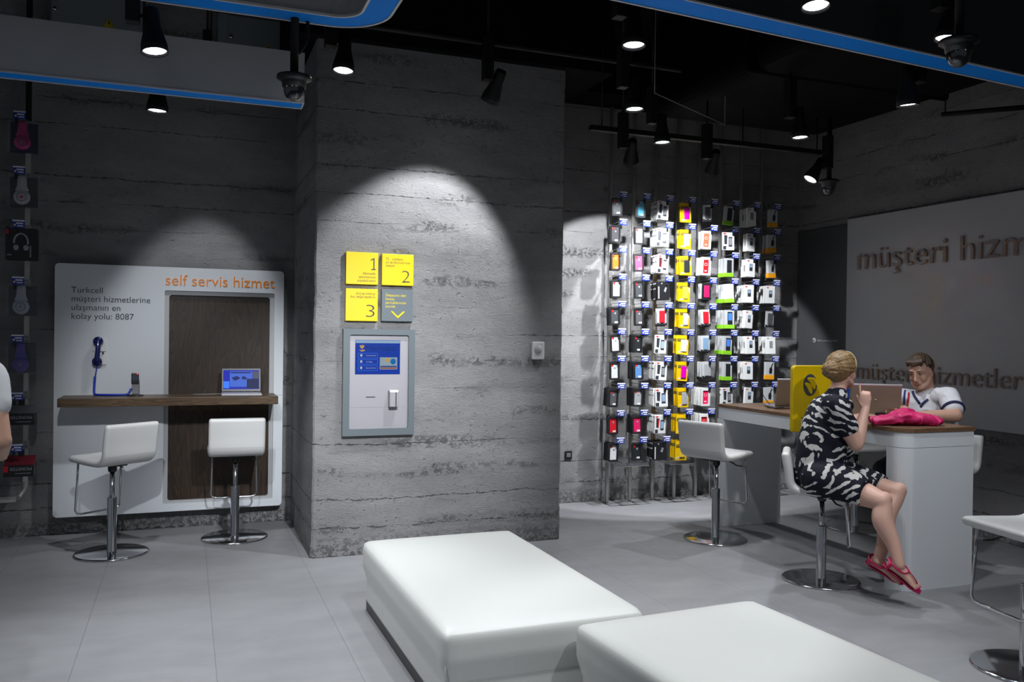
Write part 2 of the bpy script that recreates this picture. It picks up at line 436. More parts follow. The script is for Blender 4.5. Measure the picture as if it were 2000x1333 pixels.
# ------------------------------------------------------------------ lamps
def spot_lamp(lens, aim, energy, half, label, group='black track spotlights under the ceiling', top=None, blend=.12, lit=True, color=(.93, .96, 1.0), side=1, soft=.04):
    lens = Vector(lens); d = (Vector(aim)-lens).normalized()
    t = thing('track_spotlight', label, 'spotlight', (lens.x, lens.y, lens.z+.30), 0, group)
    q = d.to_track_quat('Z', 'Y').to_matrix().to_4x4()          # local +z looks along the beam
    bm = B(); lathe(bm, [(0, -.205), (.030, -.205), (.036, -.19), (.037, -.135), (.039, -.115), (.048, -.075), (.057, -.04), (.061, -.02), (.062, .012), (.057, .012), (.053, -.004), (.030, -.03), (0, -.03)], n=28, M4=q)
    for v in bm.verts: v.co += lens
    obj('lamp_head', bm, BLK, t)
    bm = B(); lathe(bm, [(0, -.001), (.0535, -.001), (.0535, -.006), (0, -.006)], n=28, M4=q)
    for v in bm.verts: v.co += lens
    obj('lens', bm, LENS if lit else mat('unlit_lens', (.05, .05, .055, 1), .2), t)
    piv = lens-d*.165
    hx = piv.x-side*.082
    obj('driver_box', one(rbox, hx-.032, hx+.032, piv.y-.035, piv.y+.035, piv.z-.04, piv.z+.24, .004), BLK, t)
    bm = B(); rod(bm, [(hx, piv.y, piv.z), tuple(piv)], .009); obj('pivot_arm', bm, BLK, t)
    tz = top if top is not None else CZ
    if tz > piv.z+.22:
        bm = B(); rod(bm, [(hx, piv.y, piv.z+.2), (hx, piv.y, tz)], .008); obj('drop_rod', bm, BLK, t)
    if lit:
        ld = bpy.data.lights.new('beam', 'SPOT'); ld.energy = energy; ld.spot_size = 2*R(half); ld.spot_blend = blend; ld.shadow_soft_size = soft; ld.color = color
        lo = bpy.data.objects.new('beam', ld); C.objects.link(lo); lo.parent = t
        lo.location = lens+d*.016-t.location; lo.rotation_euler = (-d).to_track_quat('Z', 'Y').to_euler()
    return t
LAMPS = [
 # lens, aim, watts, half angle, label, side, blend, ceiling end of the rod
 ((-.15, 4.46, 2.94), (.15, 4.1, 0), 150, 34, 'black spotlight hanging in front of the long grey fascia with blue edge', 1, .6, None),
 ((-.17, 5.57, 2.92), (-.25, 5.50, 0), 120, 44, 'black spotlight peeping out below the long grey fascia', 1, .5, None),
 ((.82, 4.90, 3.09), (.60, 4.5, 0), 120, 38, 'black spotlight just right of the left dome camera, before the column', 1, .5, None),
 ((1.86, 5.36, 3.15), (1.66, 5.96, 2.28), 150, 35.5, 'black spotlight tilted left, throwing the bright pool on the column', 1, .42, None),
 ((2.13, 3.91, 3.10), (2.05, 3.7, 0), 50, 34, 'lit black spotlight near the top centre, right of the column', 1, .5, None),
 ((2.72, 4.97, 3.09), (2.7, 4.75, 0), 42, 38, 'lit black spotlight above the left end of the rack rail', 1, .5, None),
 ((3.29, 5.58, 3.05), (3.3, 5.4, 0), 60, 42, 'lit black spotlight hanging low before the third rack post', 1, .5, None),
 ((4.10, 5.04, 3.05), (4.1, 4.85, 0), 85, 40, 'lit spotlight close under the black duct', 1, .4, 3.5),
 (tuple(at(1583, 350, 5.95)), (3.9, 6.05, 1.3), 120, 40, 'black spotlight tilted left at the right end of the rail', -1, .3, 3.5),
 ((2.52, 3.01, 3.04), (2.35, 2.6, 0), 65, 34, 'lit spotlight above the blue strip at top right, left one of two', 1, .4, None),
 (tuple(at(1851, 74, 3.12)), (2.9, 3.2, 0), 60, 34, 'tilted lit spotlight beside the dome camera at top right', 1, .5, None),
 ((3.81, 3.77, 2.94), (4.05, 3.85, 0), 70, 42, 'black spotlight hanging below the right blue strip before the wall', -1, .3, None),
]
for L in LAMPS: spot_lamp(L[0], L[1], L[2], L[3], L[4], side=L[5], blend=L[6], top=L[7])
def wall_washer(lens, aim, e, half, label, side=1, blend=.12, top=None): return spot_lamp(lens, aim, e, half, label, side=side, blend=blend, top=top)
wall_washer((3.27, 6.02, 2.98), (3.95, 7.5, 1.5), 260, 36, 'dark spotlight aimed at the rack wall, left one of two on the rail')
wall_washer((4.02, 6.02, 2.96), (4.60, 7.5, 1.45), 270, 37, 'dark spotlight aimed at the rack wall, right one of two on the rail', top=3.5)
wall_washer((.20, 6.62, 3.36), (.14, 7.05, 2.36), 60, 25, 'spotlight hidden behind the grey fascia, lighting the self service panel', blend=.55)
# extra unseen lamps above the view, added to brighten benches, floor, column, panel, table
spot_lamp((1.45, 2.55, 3.15), (1.45, 3.75, 0), 140, 31, 'extra unseen spotlight above the benches', group='extra spotlights out of view', blend=.4)
spot_lamp((2.35, 1.55, 3.15), (2.2, 2.35, 0), 120, 32, 'extra unseen spotlight above the foreground bench', group='extra spotlights out of view', blend=.4)
spot_lamp((-.55, 2.4, 3.15), (.1, 3.6, 0), 110, 30, 'extra unseen spotlight above the empty floor on the left', group='extra spotlights out of view', blend=.6)
spot_lamp((1.0, 2.2, 3.15), (1.30, 6.18, 1.02), 880, 17.5, 'added fill spotlight out of view turned to the column', group='extra spotlights out of view', blend=1.0)  # soft frontal fill added to light the lower half of the column
spot_lamp((-.35, 2.5, 3.15), (.02, 7.4, .95), 330, 13.5, 'added fill spotlight out of view turned to the self service panel', group='extra spotlights out of view', blend=.9)  # fill lamp added to brighten the white panel from the front
spot_lamp((3.6, 1.6, 3.15), (4.3, 4.2, .9), 150, 20, 'added fill spotlight out of view turned to the high table', group='extra spotlights out of view', blend=.6)  # fill lamp added for more front light on the table

def dome(c, label, top):
    c = Vector(c); t = thing('dome_camera', label, 'security camera', (c.x, c.y, c.z+.1), 0, 'black dome security cameras')
    bm = B(); lathe(bm, [(0, .055), (.055, .055), (.085, .045), (.088, .03), (.07, .02), (.062, .012), (.058, -.015), (0, -.015)], c, 28); obj('housing', bm, BLP, t)
    bm = B(); lathe(bm, [(.054, -.015), (.053, -.035), (.042, -.062), (.024, -.078), (0, -.083)], c, 28); obj('dome_glass', bm, mat('smoked_glass', (.02, .02, .024, 1), .05, coat=1), t)
    bm = B(); rod(bm, [(c.x, c.y, c.z+.05), (c.x, c.y, top)], .021, 14); obj('drop_pole', bm, BLK, t)
dome((.505, 4.50, 2.86), 'black dome camera on a pole before the grey fascia', CZ)
dome((5.15, 5.95, 2.92), 'small black dome camera at the right end of the rail', 3.5)
dome(tuple(at(1873, 97, 3.0)), 'black dome camera hanging in front of the blue strip, top right', CZ)
bm = B(); rod(bm, [(.50, 4.52, 3.45), (.56, 4.52, 3.3), (.57, 4.52, 3.12), (.53, 4.52, 3.03)], .009, 8, sub=6)
tag(obj('black_cable', bm, BLK), 'black cable looping beside the pole of the left dome camera', 'cable')

# rails the lamps hang on, duct
bm = B(); rbox(bm, 2.9, 5.10, 5.98, 6.03, 3.19, 3.23, .006)
for x, zt in ((3.0, CZ), (4.3, 3.5), (5.06, 3.5)): rod(bm, [(x, 6.0, 3.22), (x, 6.0, zt)], .006)
tag(obj('track_rail', bm, BLK), 'black lighting rail crossing in front of the phone accessory racks', 'lighting track')
bm = B(); rod(bm, [(-3, 5.35, 3.52), (3.3, 5.35, 3.52)], .022, 12)
for x in (-1.5, .2, 2.9): rod(bm, [(x, 5.35, 3.52), (x, 5.35, CZ)], .006)
tag(obj('conduit_pipe', bm, BLK), 'black pipe running across above the column', 'pipe')
bm = B(); rod(bm, [(5.6, 5.2, 3.4), (6.08, 4.7, 3.4)], .02, 10); rod(bm, [(5.62, 5.18, 3.4), (5.62, 5.18, CZ)], .006)
tag(obj('bracket_pipe', bm, BLK), 'short black pipe against the right wall below the blue strip', 'pipe')
DUM = mat('black_duct_sheet', (.003, .003, .003, 1), .8, spec=.1)
duct = thing('air_duct', 'big black air duct under the ceiling in front of the rack wall', 'air duct', (4.6, 5.6, 3.5))
obj('duct_body', one(rbox, 3.75, 5.56, 4.4, 6.6, 3.5, CZ, .12, 5), DUM, duct)
obj('duct_flange', one(rbox, 3.70, 5.585, 5.1, 5.16, 3.485, CZ, .12, 5), DUM, duct)
bm = B(); rod(bm, [(3.0, 5.2, 3.28), (3.95, 5.75, 3.28)], .004, 6); rod(bm, [(3.0, 5.2, 3.28), (3.0, 5.2, CZ)], .003, 5); rod(bm, [(3.95, 5.75, 3.28), (3.95, 5.75, CZ)], .003, 5)
tag(obj('ceiling_cable', bm, mat('grey_cable', (.2, .2, .2, 1), .5)), 'thin grey cable slanting below the black duct', 'cable')

# fascias with blue undersides
def fascia_ring(o, z0, z1, wd, label):
    t = thing('ceiling_fascia', label, 'ceiling panel', (0, 4.4, z0)); x0, x1, y0, y1, r = o
    O = rrect(x0, x1, y0, y1, r, 12); I = rrect(x0+wd, x1-wd, y0+wd, y1-wd, max(r-wd, .05), 12)
    O2 = rrect(x0+.012, x1-.012, y0+.012, y1-.012, r-.012, 12); I2 = rrect(x0+wd-.012, x1-wd+.012, y0+wd-.012, y1-wd+.012, max(r-wd+.012, .05), 12)
    bm = B(); ring(bm, O2, I2, 'z', z0+.004, z1); obj('fascia_board', bm, BGY, t)
    bm = B(); ring(bm, O2, I2, 'z', z0-.001, z0+.003); obj('blue_strip', bm, BLU, t, label='bright blue strip on the underside')
    bm = B(); ring(bm, O, O2, 'z', z0-.006, z0+.006); ring(bm, I2, I, 'z', z0-.006, z0+.006); obj('pale_edge', bm, LIP, t)
    for x in (x0+.6, x1-.3):
        bm = B(); rod(bm, [(x, y1-.07, z1-.02), (x, y1-.07, CZ)], .006); obj('hanger', bm, BLK, t)
fascia_ring((-3.2, .955, 1.2, 4.54, .28), 3.2, 3.5, .155, 'grey ceiling loop with rounded corner and blue underside, top left')
def fascia_bar(p0, p1, z0, z1, wd, label, bmat):
    p0, p1 = Vector(p0), Vector(p1); L = (p1-p0).length; a = math.atan2(p1.y-p0.y, p1.x-p0.x)
    t = thing('ceiling_fascia', label, 'ceiling panel', (p0.x, p0.y, z0), a)
    obj('fascia_board', one(bx, 0, L, .004, wd-.006, .004, z1-z0), bmat, t, local=True)
    obj('blue_strip', one(bx, .008, L-.008, .012, wd-.012, -.002, .003), BLU, t, local=True, label='bright blue strip on the underside')
    bm = B(); bx(bm, 0, L, 0, .008, -.004, .004); bx(bm, 0, L, wd-.012, wd, -.006, .006); bx(bm, L-.008, L, .012, wd-.012, -.006, .006); obj('pale_edge', bm, LIP, t, local=True)
    for x in (.5, L-.5):
        bm = B(); rod(bm, [(x, wd/2, z1-z0-.02), (x, wd/2, CZ-z0)], .006); obj('hanger', bm, BLK, t, local=True)
fascia_bar((-3.2, 4.975), (.617, 4.985), 2.9, 3.185, .125, 'long flat grey fascia with blue lower edge, left of the column', BGY)
fascia_bar((.9, 3.20), (6.05, 3.66), 3.1, 3.75, .155, 'dark fascia with a blue underside crossing the top right corner', mat('dark_fascia', (.035, .036, .038, 1), .6))

# electric cabinets high on the back wall
def cabinet(x0, x1, z0, z1, xs, label):
    t = thing('electric_cabinet', label, 'electric cabinet', ((x0+x1)/2, 7.5, z0), 0, 'grey electric cabinets above the fascia')
    cm = mat('cabinet_grey', (.20, .23, .24, 1), .5)
    obj('cabinet_body', one(rbox, x0, x1, 7.30, 7.498, z0, z1, .006), cm, t)
    obj('cabinet_door', one(rbox, xs, x1-.012, 7.286, 7.302, z0+.015, z1-.015, .004), cm, t)
    bm = B(); lathe(bm, [(0, .012), (.012, .012), (.014, 0), (0, 0)], (xs+.02, 7.286, z0+.35), 14, M4=Matrix.Rotation(PI/2, 4, 'X')); obj('lock', bm, CHR, t)
    bm = B(); xm = (xs+x1)/2+.06; prism(bm, [(xm-.04, z0+.26), (xm+.04, z0+.26), (xm, z0+.33)], 'y', 7.282, 7.286); obj('warning_triangle', bm, mat('warning_yellow', (.45, .33, 0, 1), .5), t)
    bm = B(); prism(bm, [(xm-.004, z0+.275), (xm+.010, z0+.295), (xm+.002, z0+.295), (xm+.006, z0+.315), (xm-.010, z0+.29), (xm-.001, z0+.29)], 'y', 7.280, 7.282); obj('bolt_symbol', bm, BLP, t)
cabinet(-.97, -.30, 3.66, 4.28, -.96, 'grey electric cabinet at the far upper left, above the fascia')
cabinet(.22, .79, 3.62, 4.16, .30, 'grey electric cabinet with warning triangle beside the column top')

# ================================================================== column: signs and kiosk
YC = 6.18
grp = 'square signs above the kiosk'
def plaque(x0, x1, z0, z1, m_, label):
    t = thing('square_sign', label, 'sign', ((x0+x1)/2, YC, z0), 0, grp)
    obj('plate', one(rbox, x0, x1, YC-.035, YC-.004, z0, z1, .003), m_, t)
    return t
YF = YC-.035
def put_text(t, s, x0, x1, z1, h, m_=GTX, thin=-.02, align='LEFT', line=1.0, y=YF):
    obj('lettering', text_bm(s, x0, x1, z1, y=y, depth=.002, height=h, thin=thin, align=align, line=line), m_, t)
t = plaque(1.064, 1.296, 1.951, 2.181, YEL, 'yellow square sign with a big number 1')
bm = B(); prism(bm, [(1.252, 2.057), (1.277, 2.057), (1.277, 2.064), (1.268, 2.064), (1.268, 2.142), (1.262, 2.142), (1.240, 2.130), (1.240, 2.122), (1.260, 2.132), (1.260, 2.064), (1.245, 2.064), (1.245, 2.057)], 'y', YF-.001, YF+.001); obj('numeral', bm, GTX, t); put_text(t, 'Abonelik\nişlemlerinizi\nyapabilirsiniz', 1.145, 1.277, 2.040, .075, thin=-.005, align='RIGHT')
t = plaque(1.323, 1.557, 1.951, 2.179, YEL, 'yellow square sign with a big number 2')
put_text(t, 'TL   yükleyin\nya da faturalarınızı\nödeyin', 1.350, 1.530, 2.150, .070, thin=-.005); put_text(t, '2', 1.470, 1.530, 2.060, .086)
t = plaque(1.064, 1.296, 1.688, 1.920, YEL, 'yellow square sign with a big number 3')
put_text(t, 'Görüş bildirip\nbizi değerlendirin', 1.100, 1.275, 1.895, .046, thin=-.005, align='RIGHT'); put_text(t, '3', 1.210, 1.272, 1.805, .086)
t = plaque(1.323, 1.555, 1.690, 1.922, SLA, 'slate grey square sign with a yellow tick arrow')
put_text(t, 'İhtiyacınız olan\nherşey\nparmaklarınızın\nucunda', 1.352, 1.502, 1.895, .105, m_=mat('sign_yellow', (.75, .6, .0, 1), .4), thin=.0)
bm = B(); prism(bm, [(1.390, 1.763), (1.443, 1.712), (1.497, 1.763), (1.482, 1.763), (1.443, 1.728), (1.405, 1.763)], 'y', YF-.002, YF+.002); obj('arrow_mark', bm, M['sign_yellow'], t)

k = thing('self_service_kiosk', 'wall kiosk with slate frame, blue touch screen and card reader', 'kiosk', (1.31, YC, .864))
bm = B(); ring(bm, rrect(1.050, 1.573, .864, 1.631, .008, 4), rrect(1.098, 1.528, .912, 1.590, .014, 4), 'y', YC-.042, YC-.002); obj('frame', bm, SLA, k)
obj('front_panel', one(rbox, 1.096, 1.530, YC-.020, YC-.004, .910, 1.592, .003), SLV, k)
obj('panel_seam', one(bx, 1.100, 1.526, YC-.0207, YC-.0195, 1.066, 1.0675), mat('seam_grey', (.25, .25, .26, 1), .5), k)
obj('card_slot', one(bx, 1.220, 1.288, YC-.0212, YC-.018, 1.138, 1.143), BLP, k)
scm = lambda nm, c, e=1.0: mat(nm, (.002, .002, .003, 1), .35, emit=e*1.5, emitc=c, spec=.25)
S0 = YC-.0215
scr = obj('screen', one(bx, 1.139, 1.467, S0, S0+.004, 1.305, 1.552), scm('screen_blue', (.0, .035, .36, 1), .6), k)
obj('screen_header', one(bx, 1.141, 1.465, S0-.001, S0, 1.530, 1.550), scm('screen_pale', (.35, .55, .8, 1), .45), scr)
obj('screen_title', text_bm('Merhaba!', 1.215, 1.440, 1.515, y=S0-.0005, depth=.001, height=.040), scm('screen_title_blue', (.0, .03, .22, 1), .5), scr)
bm = B()
for a in (-.5, 0, .45):
    c = Vector((1.188, 0, 1.497)); pts = [(c.x+math.sin(a)*r_*1.1, S0-.001, c.z+math.cos(a)*r_-.008) for r_ in (0, .012, .022, .030)]
    sweep(bm, pts, [circ(q, .0005, 8) for q in (.002, .006, .005, .001)])
prism(bm, [(1.166, 1.482), (1.186, 1.468), (1.210, 1.476), (1.204, 1.484), (1.186, 1.480)], 'y', S0-.0015, S0-.0005)
obj('screen_emblem', bm, scm('screen_gold', (.5, .32, .08, 1), .6), scr)
for i, s in enumerate(('Abonelik işlemleri', 'TL Yükle', 'Başvurularım')):
    z = 1.440-.045*i
    bm = B(); ring(bm, rrect(1.160, 1.302, z-.018, z+.018, .003, 2), rrect(1.1615, 1.3005, z-.0165, z+.0165, .002, 2), 'y', S0-.001, S0); obj('screen_button', bm, scm('screen_line', (.05, .2, .75, 1), .8), scr)
    obj('screen_caption', text_bm(s, 1.218, 1.290 if i != 1 else 1.262, z+.005, y=S0-.0008, depth=.0006, height=.010), scm('screen_white', (.6, .7, .8, 1), .4), scr)
    bm = B(); ball(bm, (1.183, S0-.0008, z+.002), (.009, .0008, .010), 10); obj('screen_icon', bm, M['screen_white'], scr)
obj('screen_advert', one(bx, 1.318, 1.446, S0-.001, S0, 1.340, 1.428), scm('advert_pale', (.45, .6, .7, 1), .35), scr)
obj('screen_advert_band', one(bx, 1.322, 1.442, S0-.0016, S0-.001, 1.357, 1.366), scm('advert_blue', (.0, .06, .35, 1), .4), scr)
obj('screen_advert_band', one(bx, 1.322, 1.442, S0-.0016, S0-.001, 1.345, 1.354), scm('advert_red', (.45, .07, .04, 1), .4), scr)
bm = B(); ball(bm, (1.375, S0-.0012, 1.409), (.017, .0008, .015), 12); obj('screen_advert_badge', bm, M['screen_gold'], scr)
bm = B(); ball(bm, (1.415, S0-.0012, 1.398), (.020, .0008, .022), 12); obj('screen_advert_badge', bm, scm('advert_bright', (.0, .2, .6, 1), .4), scr)
rd = obj('card_reader', one(rbox, 1.382, 1.446, YC-.075, YC-.018, 1.070, 1.190, .005), SLV, k)
obj('reader_light', one(rbox, 1.384, 1.444, YC-.078, YC-.066, 1.178, 1.191, .003), mat('reader_light', (1, 1, 1, 1), .3, emit=2.0), rd)
obj('swipe_slot', one(bx, 1.425, 1.431, YC-.0765, YC-.050, 1.072, 1.177), BLP, rd)

w_ = thing('wall_thermostat', 'small white control box with a round dial on the column', 'thermostat', (2.56, YC, 1.42))
obj('box', one(rbox, 2.508, 2.606, YC-.035, YC-.002, 1.415, 1.552, .008), WHT, w_)
bm = B(); lathe(bm, [(0, .014), (.028, .014), (.032, .008), (.034, 0), (0, 0)], (2.550, YC-.035, 1.492), 24, M4=Matrix.Rotation(PI/2, 4, 'X')); obj('dial', bm, mat('grey_dial', (.40, .40, .40, 1), .4), w_)
s_ = thing('power_socket', 'small black socket low on the rack wall beside the column', 'socket', (3.42, 7.5, .42))
obj('plate', one(rbox, 3.40, 3.475, 7.485, 7.499, .42, .50, .004), BLP, s_)
obj('insert', one(rbox, 3.415, 3.46, 7.481, 7.487, .44, .48, .003), mat('grey_insert', (.15, .15, .16, 1), .5), s_)
# ================================================================== self service panel
p = thing('self_service_station', 'glossy white wall panel with rounded corners, orange heading and dark wood niche', 'wall panel', (-.085, 7.5, .155))
NI = rrect(-.156, .690, .216, 1.922, .012, 4)
bm = B(); ring(bm, rrect(-.936, .765, .155, 2.108, .03, 4), NI, 'y', 7.385, 7.46); obj('white_board', bm, GLO, p)
obj('board_joint', one(bx, .692, .764, 7.3842, 7.386, 1.075, 1.078), mat('joint_grey', (.3, .32, .33, 1), .5), p)
obj('wall_batten', one(bx, -.86, .70, 7.46, 7.499, .24, 2.03), BLP, p)
bm = B(); ring(bm, NI, rrect(-.122, .655, .238, 1.888, .02, 4), 'y', 7.405, 7.46); obj('niche_frame', bm, mat('niche_grey', (.42, .43, .44, 1), .4), p)
bm = B(); prism(bm, rrect(-.124, .657, .236, 1.890, .02, 4), 'y', 7.43, 7.46); obj('wood_back', bm, MW, p)
obj('heading', text_bm('self servis hizmet', -.150, .690, 2.050, y=7.384, depth=.006, height=.085, thin=-.006), ORA, p)
obj('lettering', text_bm('Turkcell\nmüşteri hizmetlerine\nulaşmanın en\nkolay yolu: 8087', -.822, -.262, 1.930, y=7.384, depth=.002, height=.262, thin=-.006, line=1.0), GTX, p)
s = thing('wall_shelf', 'long dark wooden shelf across the white panel', 'shelf', (-.085, 7.38, 1.032))
obj('shelf_board', one(rbox, -.868, .693, 7.02, 7.384, 1.030, 1.094, .004), MWS, s)

t = thing('wall_phone', 'dark blue telephone handset hanging on the white panel', 'telephone', (-.628, 7.38, 1.33))
bm = B(); rbox(bm, -.672, -.572, 7.372, 7.384, 1.432, 1.527, .004); rbox(bm, -.672, -.572, 7.372, 7.384, 1.328, 1.424, .004); obj('socket_plate', bm, WHT, t)
obj('cradle_hook', one(rbox, -.600, -.590, 7.345, 7.375, 1.415, 1.432, .003), BLP, t)
BP = mat('blue_phone_plastic', (.004, .008, .10, 1), .3, coat=.4)
bm = B(); limb(bm, [(-.628, 7.325, 1.515, .021), (-.627, 7.315, 1.47, .019), (-.630, 7.312, 1.42, .018), (-.633, 7.315, 1.375, .020), (-.634, 7.325, 1.355, .021)], 5, 14, side=(1, 0, 0))
for z, x in ((1.512, -.628), (1.355, -.634)):
    q = Matrix.Rotation(-PI/2, 4, 'X'); lathe(bm, [(0, -.022), (.030, -.020), (.036, -.008), (.036, .012), (.028, .022), (0, .024)], (x, 7.332, z), 24, M4=q)
obj('handset', bm, BP, t)
bm = B(); rod(bm, [(-.634, 7.33, 1.335), (-.640, 7.335, 1.28), (-.648, 7.335, 1.236)], .004, 8, sub=4); rod(bm, [(-.648, 7.335, 1.24), (-.652, 7.33, 1.17), (-.650, 7.31, 1.115), (-.63, 7.27, 1.104), (-.55, 7.24, 1.103), (-.46, 7.23, 1.103), (-.41, 7.23, 1.108), (-.392, 7.235, 1.135), (-.385, 7.24, 1.15)], .0088, 12, sub=8)
obj('cord', bm, mat('blue_cord', (.004, .03, .35, 1), .4), t)
t = thing('display_phone', 'small black display phone on a stand on the wooden shelf', 'mobile phone', (-.36, 7.24, 1.094))
bm = B(); lathe(bm, [(0, .016), (.02, .016), (.045, .010), (.060, .002), (.060, 0), (0, 0)], (-.355, 7.24, 1.094), 24); obj('stand_base', bm, BLP, t)
obj('stand_post', one(rbox, -.383, -.333, 7.24, 7.262, 1.10, 1.20, .004), mat('clear_grey', (.30, .31, .32, 1), .2), t)
obj('phone_body', one(rbox, -.386, -.332, 7.228, 7.243, 1.185, 1.270, .008), BLP, t)
obj('phone_screen', one(rbox, -.381, -.337, 7.226, 7.229, 1.215, 1.255, .001), mat('phone_glass', (.06, .07, .10, 1), .1), t)
bm = B(); ball(bm, (-.342, 7.226, 1.265), .006, 8); obj('red_light', bm, mat('red_light', (.9, .05, .08, 1), .4, emit=1.2), t)

# laptop builder: local frame, screen faces -y, hinge along x at y=0
def laptop(name, label, loc, rz, w_=.33, d_=.23, h_=.215, tilt=15, lid=BLP, base=SLV, on=False, thick=.022):
    t = thing(name, label, 'laptop', loc, rz)
    obj('base', one(rbox, -w_/2, w_/2, -d_, .01, .002, thick, .006), base, t, local=True)
    kb = obj('keyboard', one(rbox, -w_/2+.02, w_/2-.02, -d_*.62, -.025, thick-.001, thick+.0015, .001), BLP if not on else mat('silver_keys', (.35, .35, .37, 1), .4), t, local=True)
    obj('touchpad', one(rbox, -.045, .045, -d_+.015, -d_*.66, thick-.001, thick+.001, .001), mat('touchpad', (.25, .25, .27, 1), .4), t, local=True)
    Mr = Matrix.Translation((0, .004, thick)) @ Matrix.Rotation(R(-tilt), 4, 'X')
    bm = one(rbox, -w_/2, w_/2, -.004, .008, 0, h_, .006); bmesh.ops.transform(bm, matrix=Mr, verts=bm.verts[:]); L = obj('lid', bm, lid, t, local=True)
    return t, L, Mr
def lidpart(name, bm, m_, L, Mr):
    bmesh.ops.transform(bm, matrix=Mr, verts=bm.verts[:]); return obj(name, bm, m_, L, local=True)
t, L, Mr = laptop('laptop', 'open laptop with a bright blue screen on the wooden wall shelf', (.425, 7.235, 1.094), R(-2), w_=.305, d_=.20, h_=.195, tilt=12, on=True)
lidpart('bezel', one(rbox, -.150, .150, -.006, -.003, .004, .191, .002), BLP, L, Mr)
bl = lambda nm, c, e: mat(nm, (.001, .001, .002, 1), .4, emit=e*1.25, emitc=c, spec=.1)
lidpart('screen', one(bx, -.138, .138, -.008, -.006, .022, .176), bl('laptop_blue', (.0, .010, .45, 1), .7), L, Mr)
lidpart('screen_wallpaper', one(bx, -.136, -.092, -.0085, -.008, .030, .085), bl('laptop_cyan', (.03, .18, .95, 1), .9), L, Mr)
lidpart('screen_window', one(bx, -.088, .085, -.0085, -.008, .040, .166), bl('laptop_pale', (.06, .17, .80, 1), .6), L, Mr)
lidpart('screen_window_bar', one(bx, -.082, .074, -.009, -.0085, .150, .160), bl('laptop_navy', (.0, .01, .12, 1), .8), L, Mr)
bm = B(); prism(bm, [(-.075, .115), (-.060, .095), (-.045, .090), (-.015, .105), (-.010, .115), (-.035, .128)], 'y', -.0092, -.0085)
prism(bm, [(0, .105), (.01, .128), (.03, .122), (.045, .108), (.03, .098)], 'y', -.0092, -.0085); lidpart('screen_picture', bm, M['laptop_navy'], L, Mr)
lidpart('screen_panel', one(bx, .042, .136, -.0094, -.0087, .026, .105), bl('laptop_dark', (.0, .006, .07, 1), .8), L, Mr)
lidpart('screen_note', one(bx, .088, .135, -.0094, -.0087, .107, .166), bl('laptop_grey', (.15, .15, .22, 1), .4), L, Mr)
bm = B(); lathe(bm, [(0, .001), (.006, .001), (.006, 0), (0, 0)], n=14, M4=Matrix.Rotation(PI/2, 4, 'X'))
for v in bm.verts: v.co += Vector((0, -.006, .012))
lidpart('round_emblem', bm, mat('pale_metal', (.5, .5, .52, 1), .3, .6), L, Mr)
bm = B(); rod(bm, [(.275, 7.25, 1.103), (.22, 7.29, 1.098), (.14, 7.27, 1.098), (.06, 7.30, 1.098)], .003, 6, sub=5); tag(obj('laptop_cable', bm, mat('grey_cable2', (.3, .3, .3, 1), .5)), 'thin grey cable running left from the laptop on the wall shelf', 'cable')

# ================================================================== bar stools (local: faces +x)
def rr_sec(a, b, n=5, r=None):
    r = r or min(a, b)*.95; return rrect(-a, a, -b, b, min(r, a*.98, b*.98), n)
def make_stool():
    t = thing('bar_stool', 'x', 'bar stool', (0, 0, 0), 0, 'white leather bar stools')
    bm = B(); lathe(bm, [(0, .018), (.06, .018), (.235, .014), (.247, .010), (.250, .004), (.247, 0), (0, 0)], n=48); obj('base', bm, CHR, t, local=True)
    bm = B(); lathe(bm, [(.034, .014), (.032, .02), (.032, .40), (.030, .405), (0, .405)], n=28); obj('lower_tube', bm, CHR, t, local=True)
    bm = B(); lathe(bm, [(.017, .40), (.017, .615), (0, .615)], n=20); obj('piston', bm, CHR, t, local=True)
    bm = B(); lathe(bm, [(.025, .585), (.03, .60), (.03, .645), (0, .645)], n=20); rbox(bm, -.09, .09, -.06, .06, .632, .650, .003); obj('mounting_plate', bm, BLP, t, local=True)
    bm = B(); rod(bm, [(.02, -.03, .625), (.06, -.09, .620), (.085, -.13, .595), (.12, -.16, .588)], .006, 8, sub=4); obj('lever', bm, BLP, t, local=True)
    path = [(.215, .680), (.20, .682), (.10, .678), (0, .674), (-.10, .672), (-.150, .680), (-.183, .700), (-.200, .735), (-.208, .80), (-.222, .88), (-.232, .935), (-.234, .948)]
    P = []; S = []
    for i, (px_, pz_) in enumerate(path):
        k = {0: .3, 1: .9, len(path)-2: .92, len(path)-1: .35}.get(i, 1.0)
        P.append((px_, 0, pz_)); S.append(rr_sec(.205-(1-k)*.02, .026*k, 5))
    pp = [tuple(q) for q in catmull([(*p_, 0) for p_ in P], 3)]
    ss = []
    for i in range(len(pp)):
        t0 = i/3; i0 = min(int(t0), len(S)-2); f = t0-i0; ss.append([((1-f)*u0+f*u1, (1-f)*v0+f*v1) for (u0, v0), (u1, v1) in zip(S[i0], S[i0+1])])
    for nm, sp_ in (('seat', (0, 21)), ('backrest', (21, len(pp)-1))):
        bm = B(); sweep(bm, [q[:3] for q in pp], ss, side=(0, 1, 0), span=sp_); obj(nm, bm, LEA2, t, local=True)
    bm = B()
    c = [(.150, -.165, .665), (.158, -.168, .50), (.172, -.172, .315), (.168, -.160, .292), (.165, -.13, .285), (.165, 0, .285), (.165, .13, .285), (.168, .160, .292), (.172, .172, .315), (.158, .168, .50), (.150, .165, .665)]
    rod(bm, c, .0075, 10); obj('footrest', bm, CHR, t, local=True)
    return t
st = make_stool()
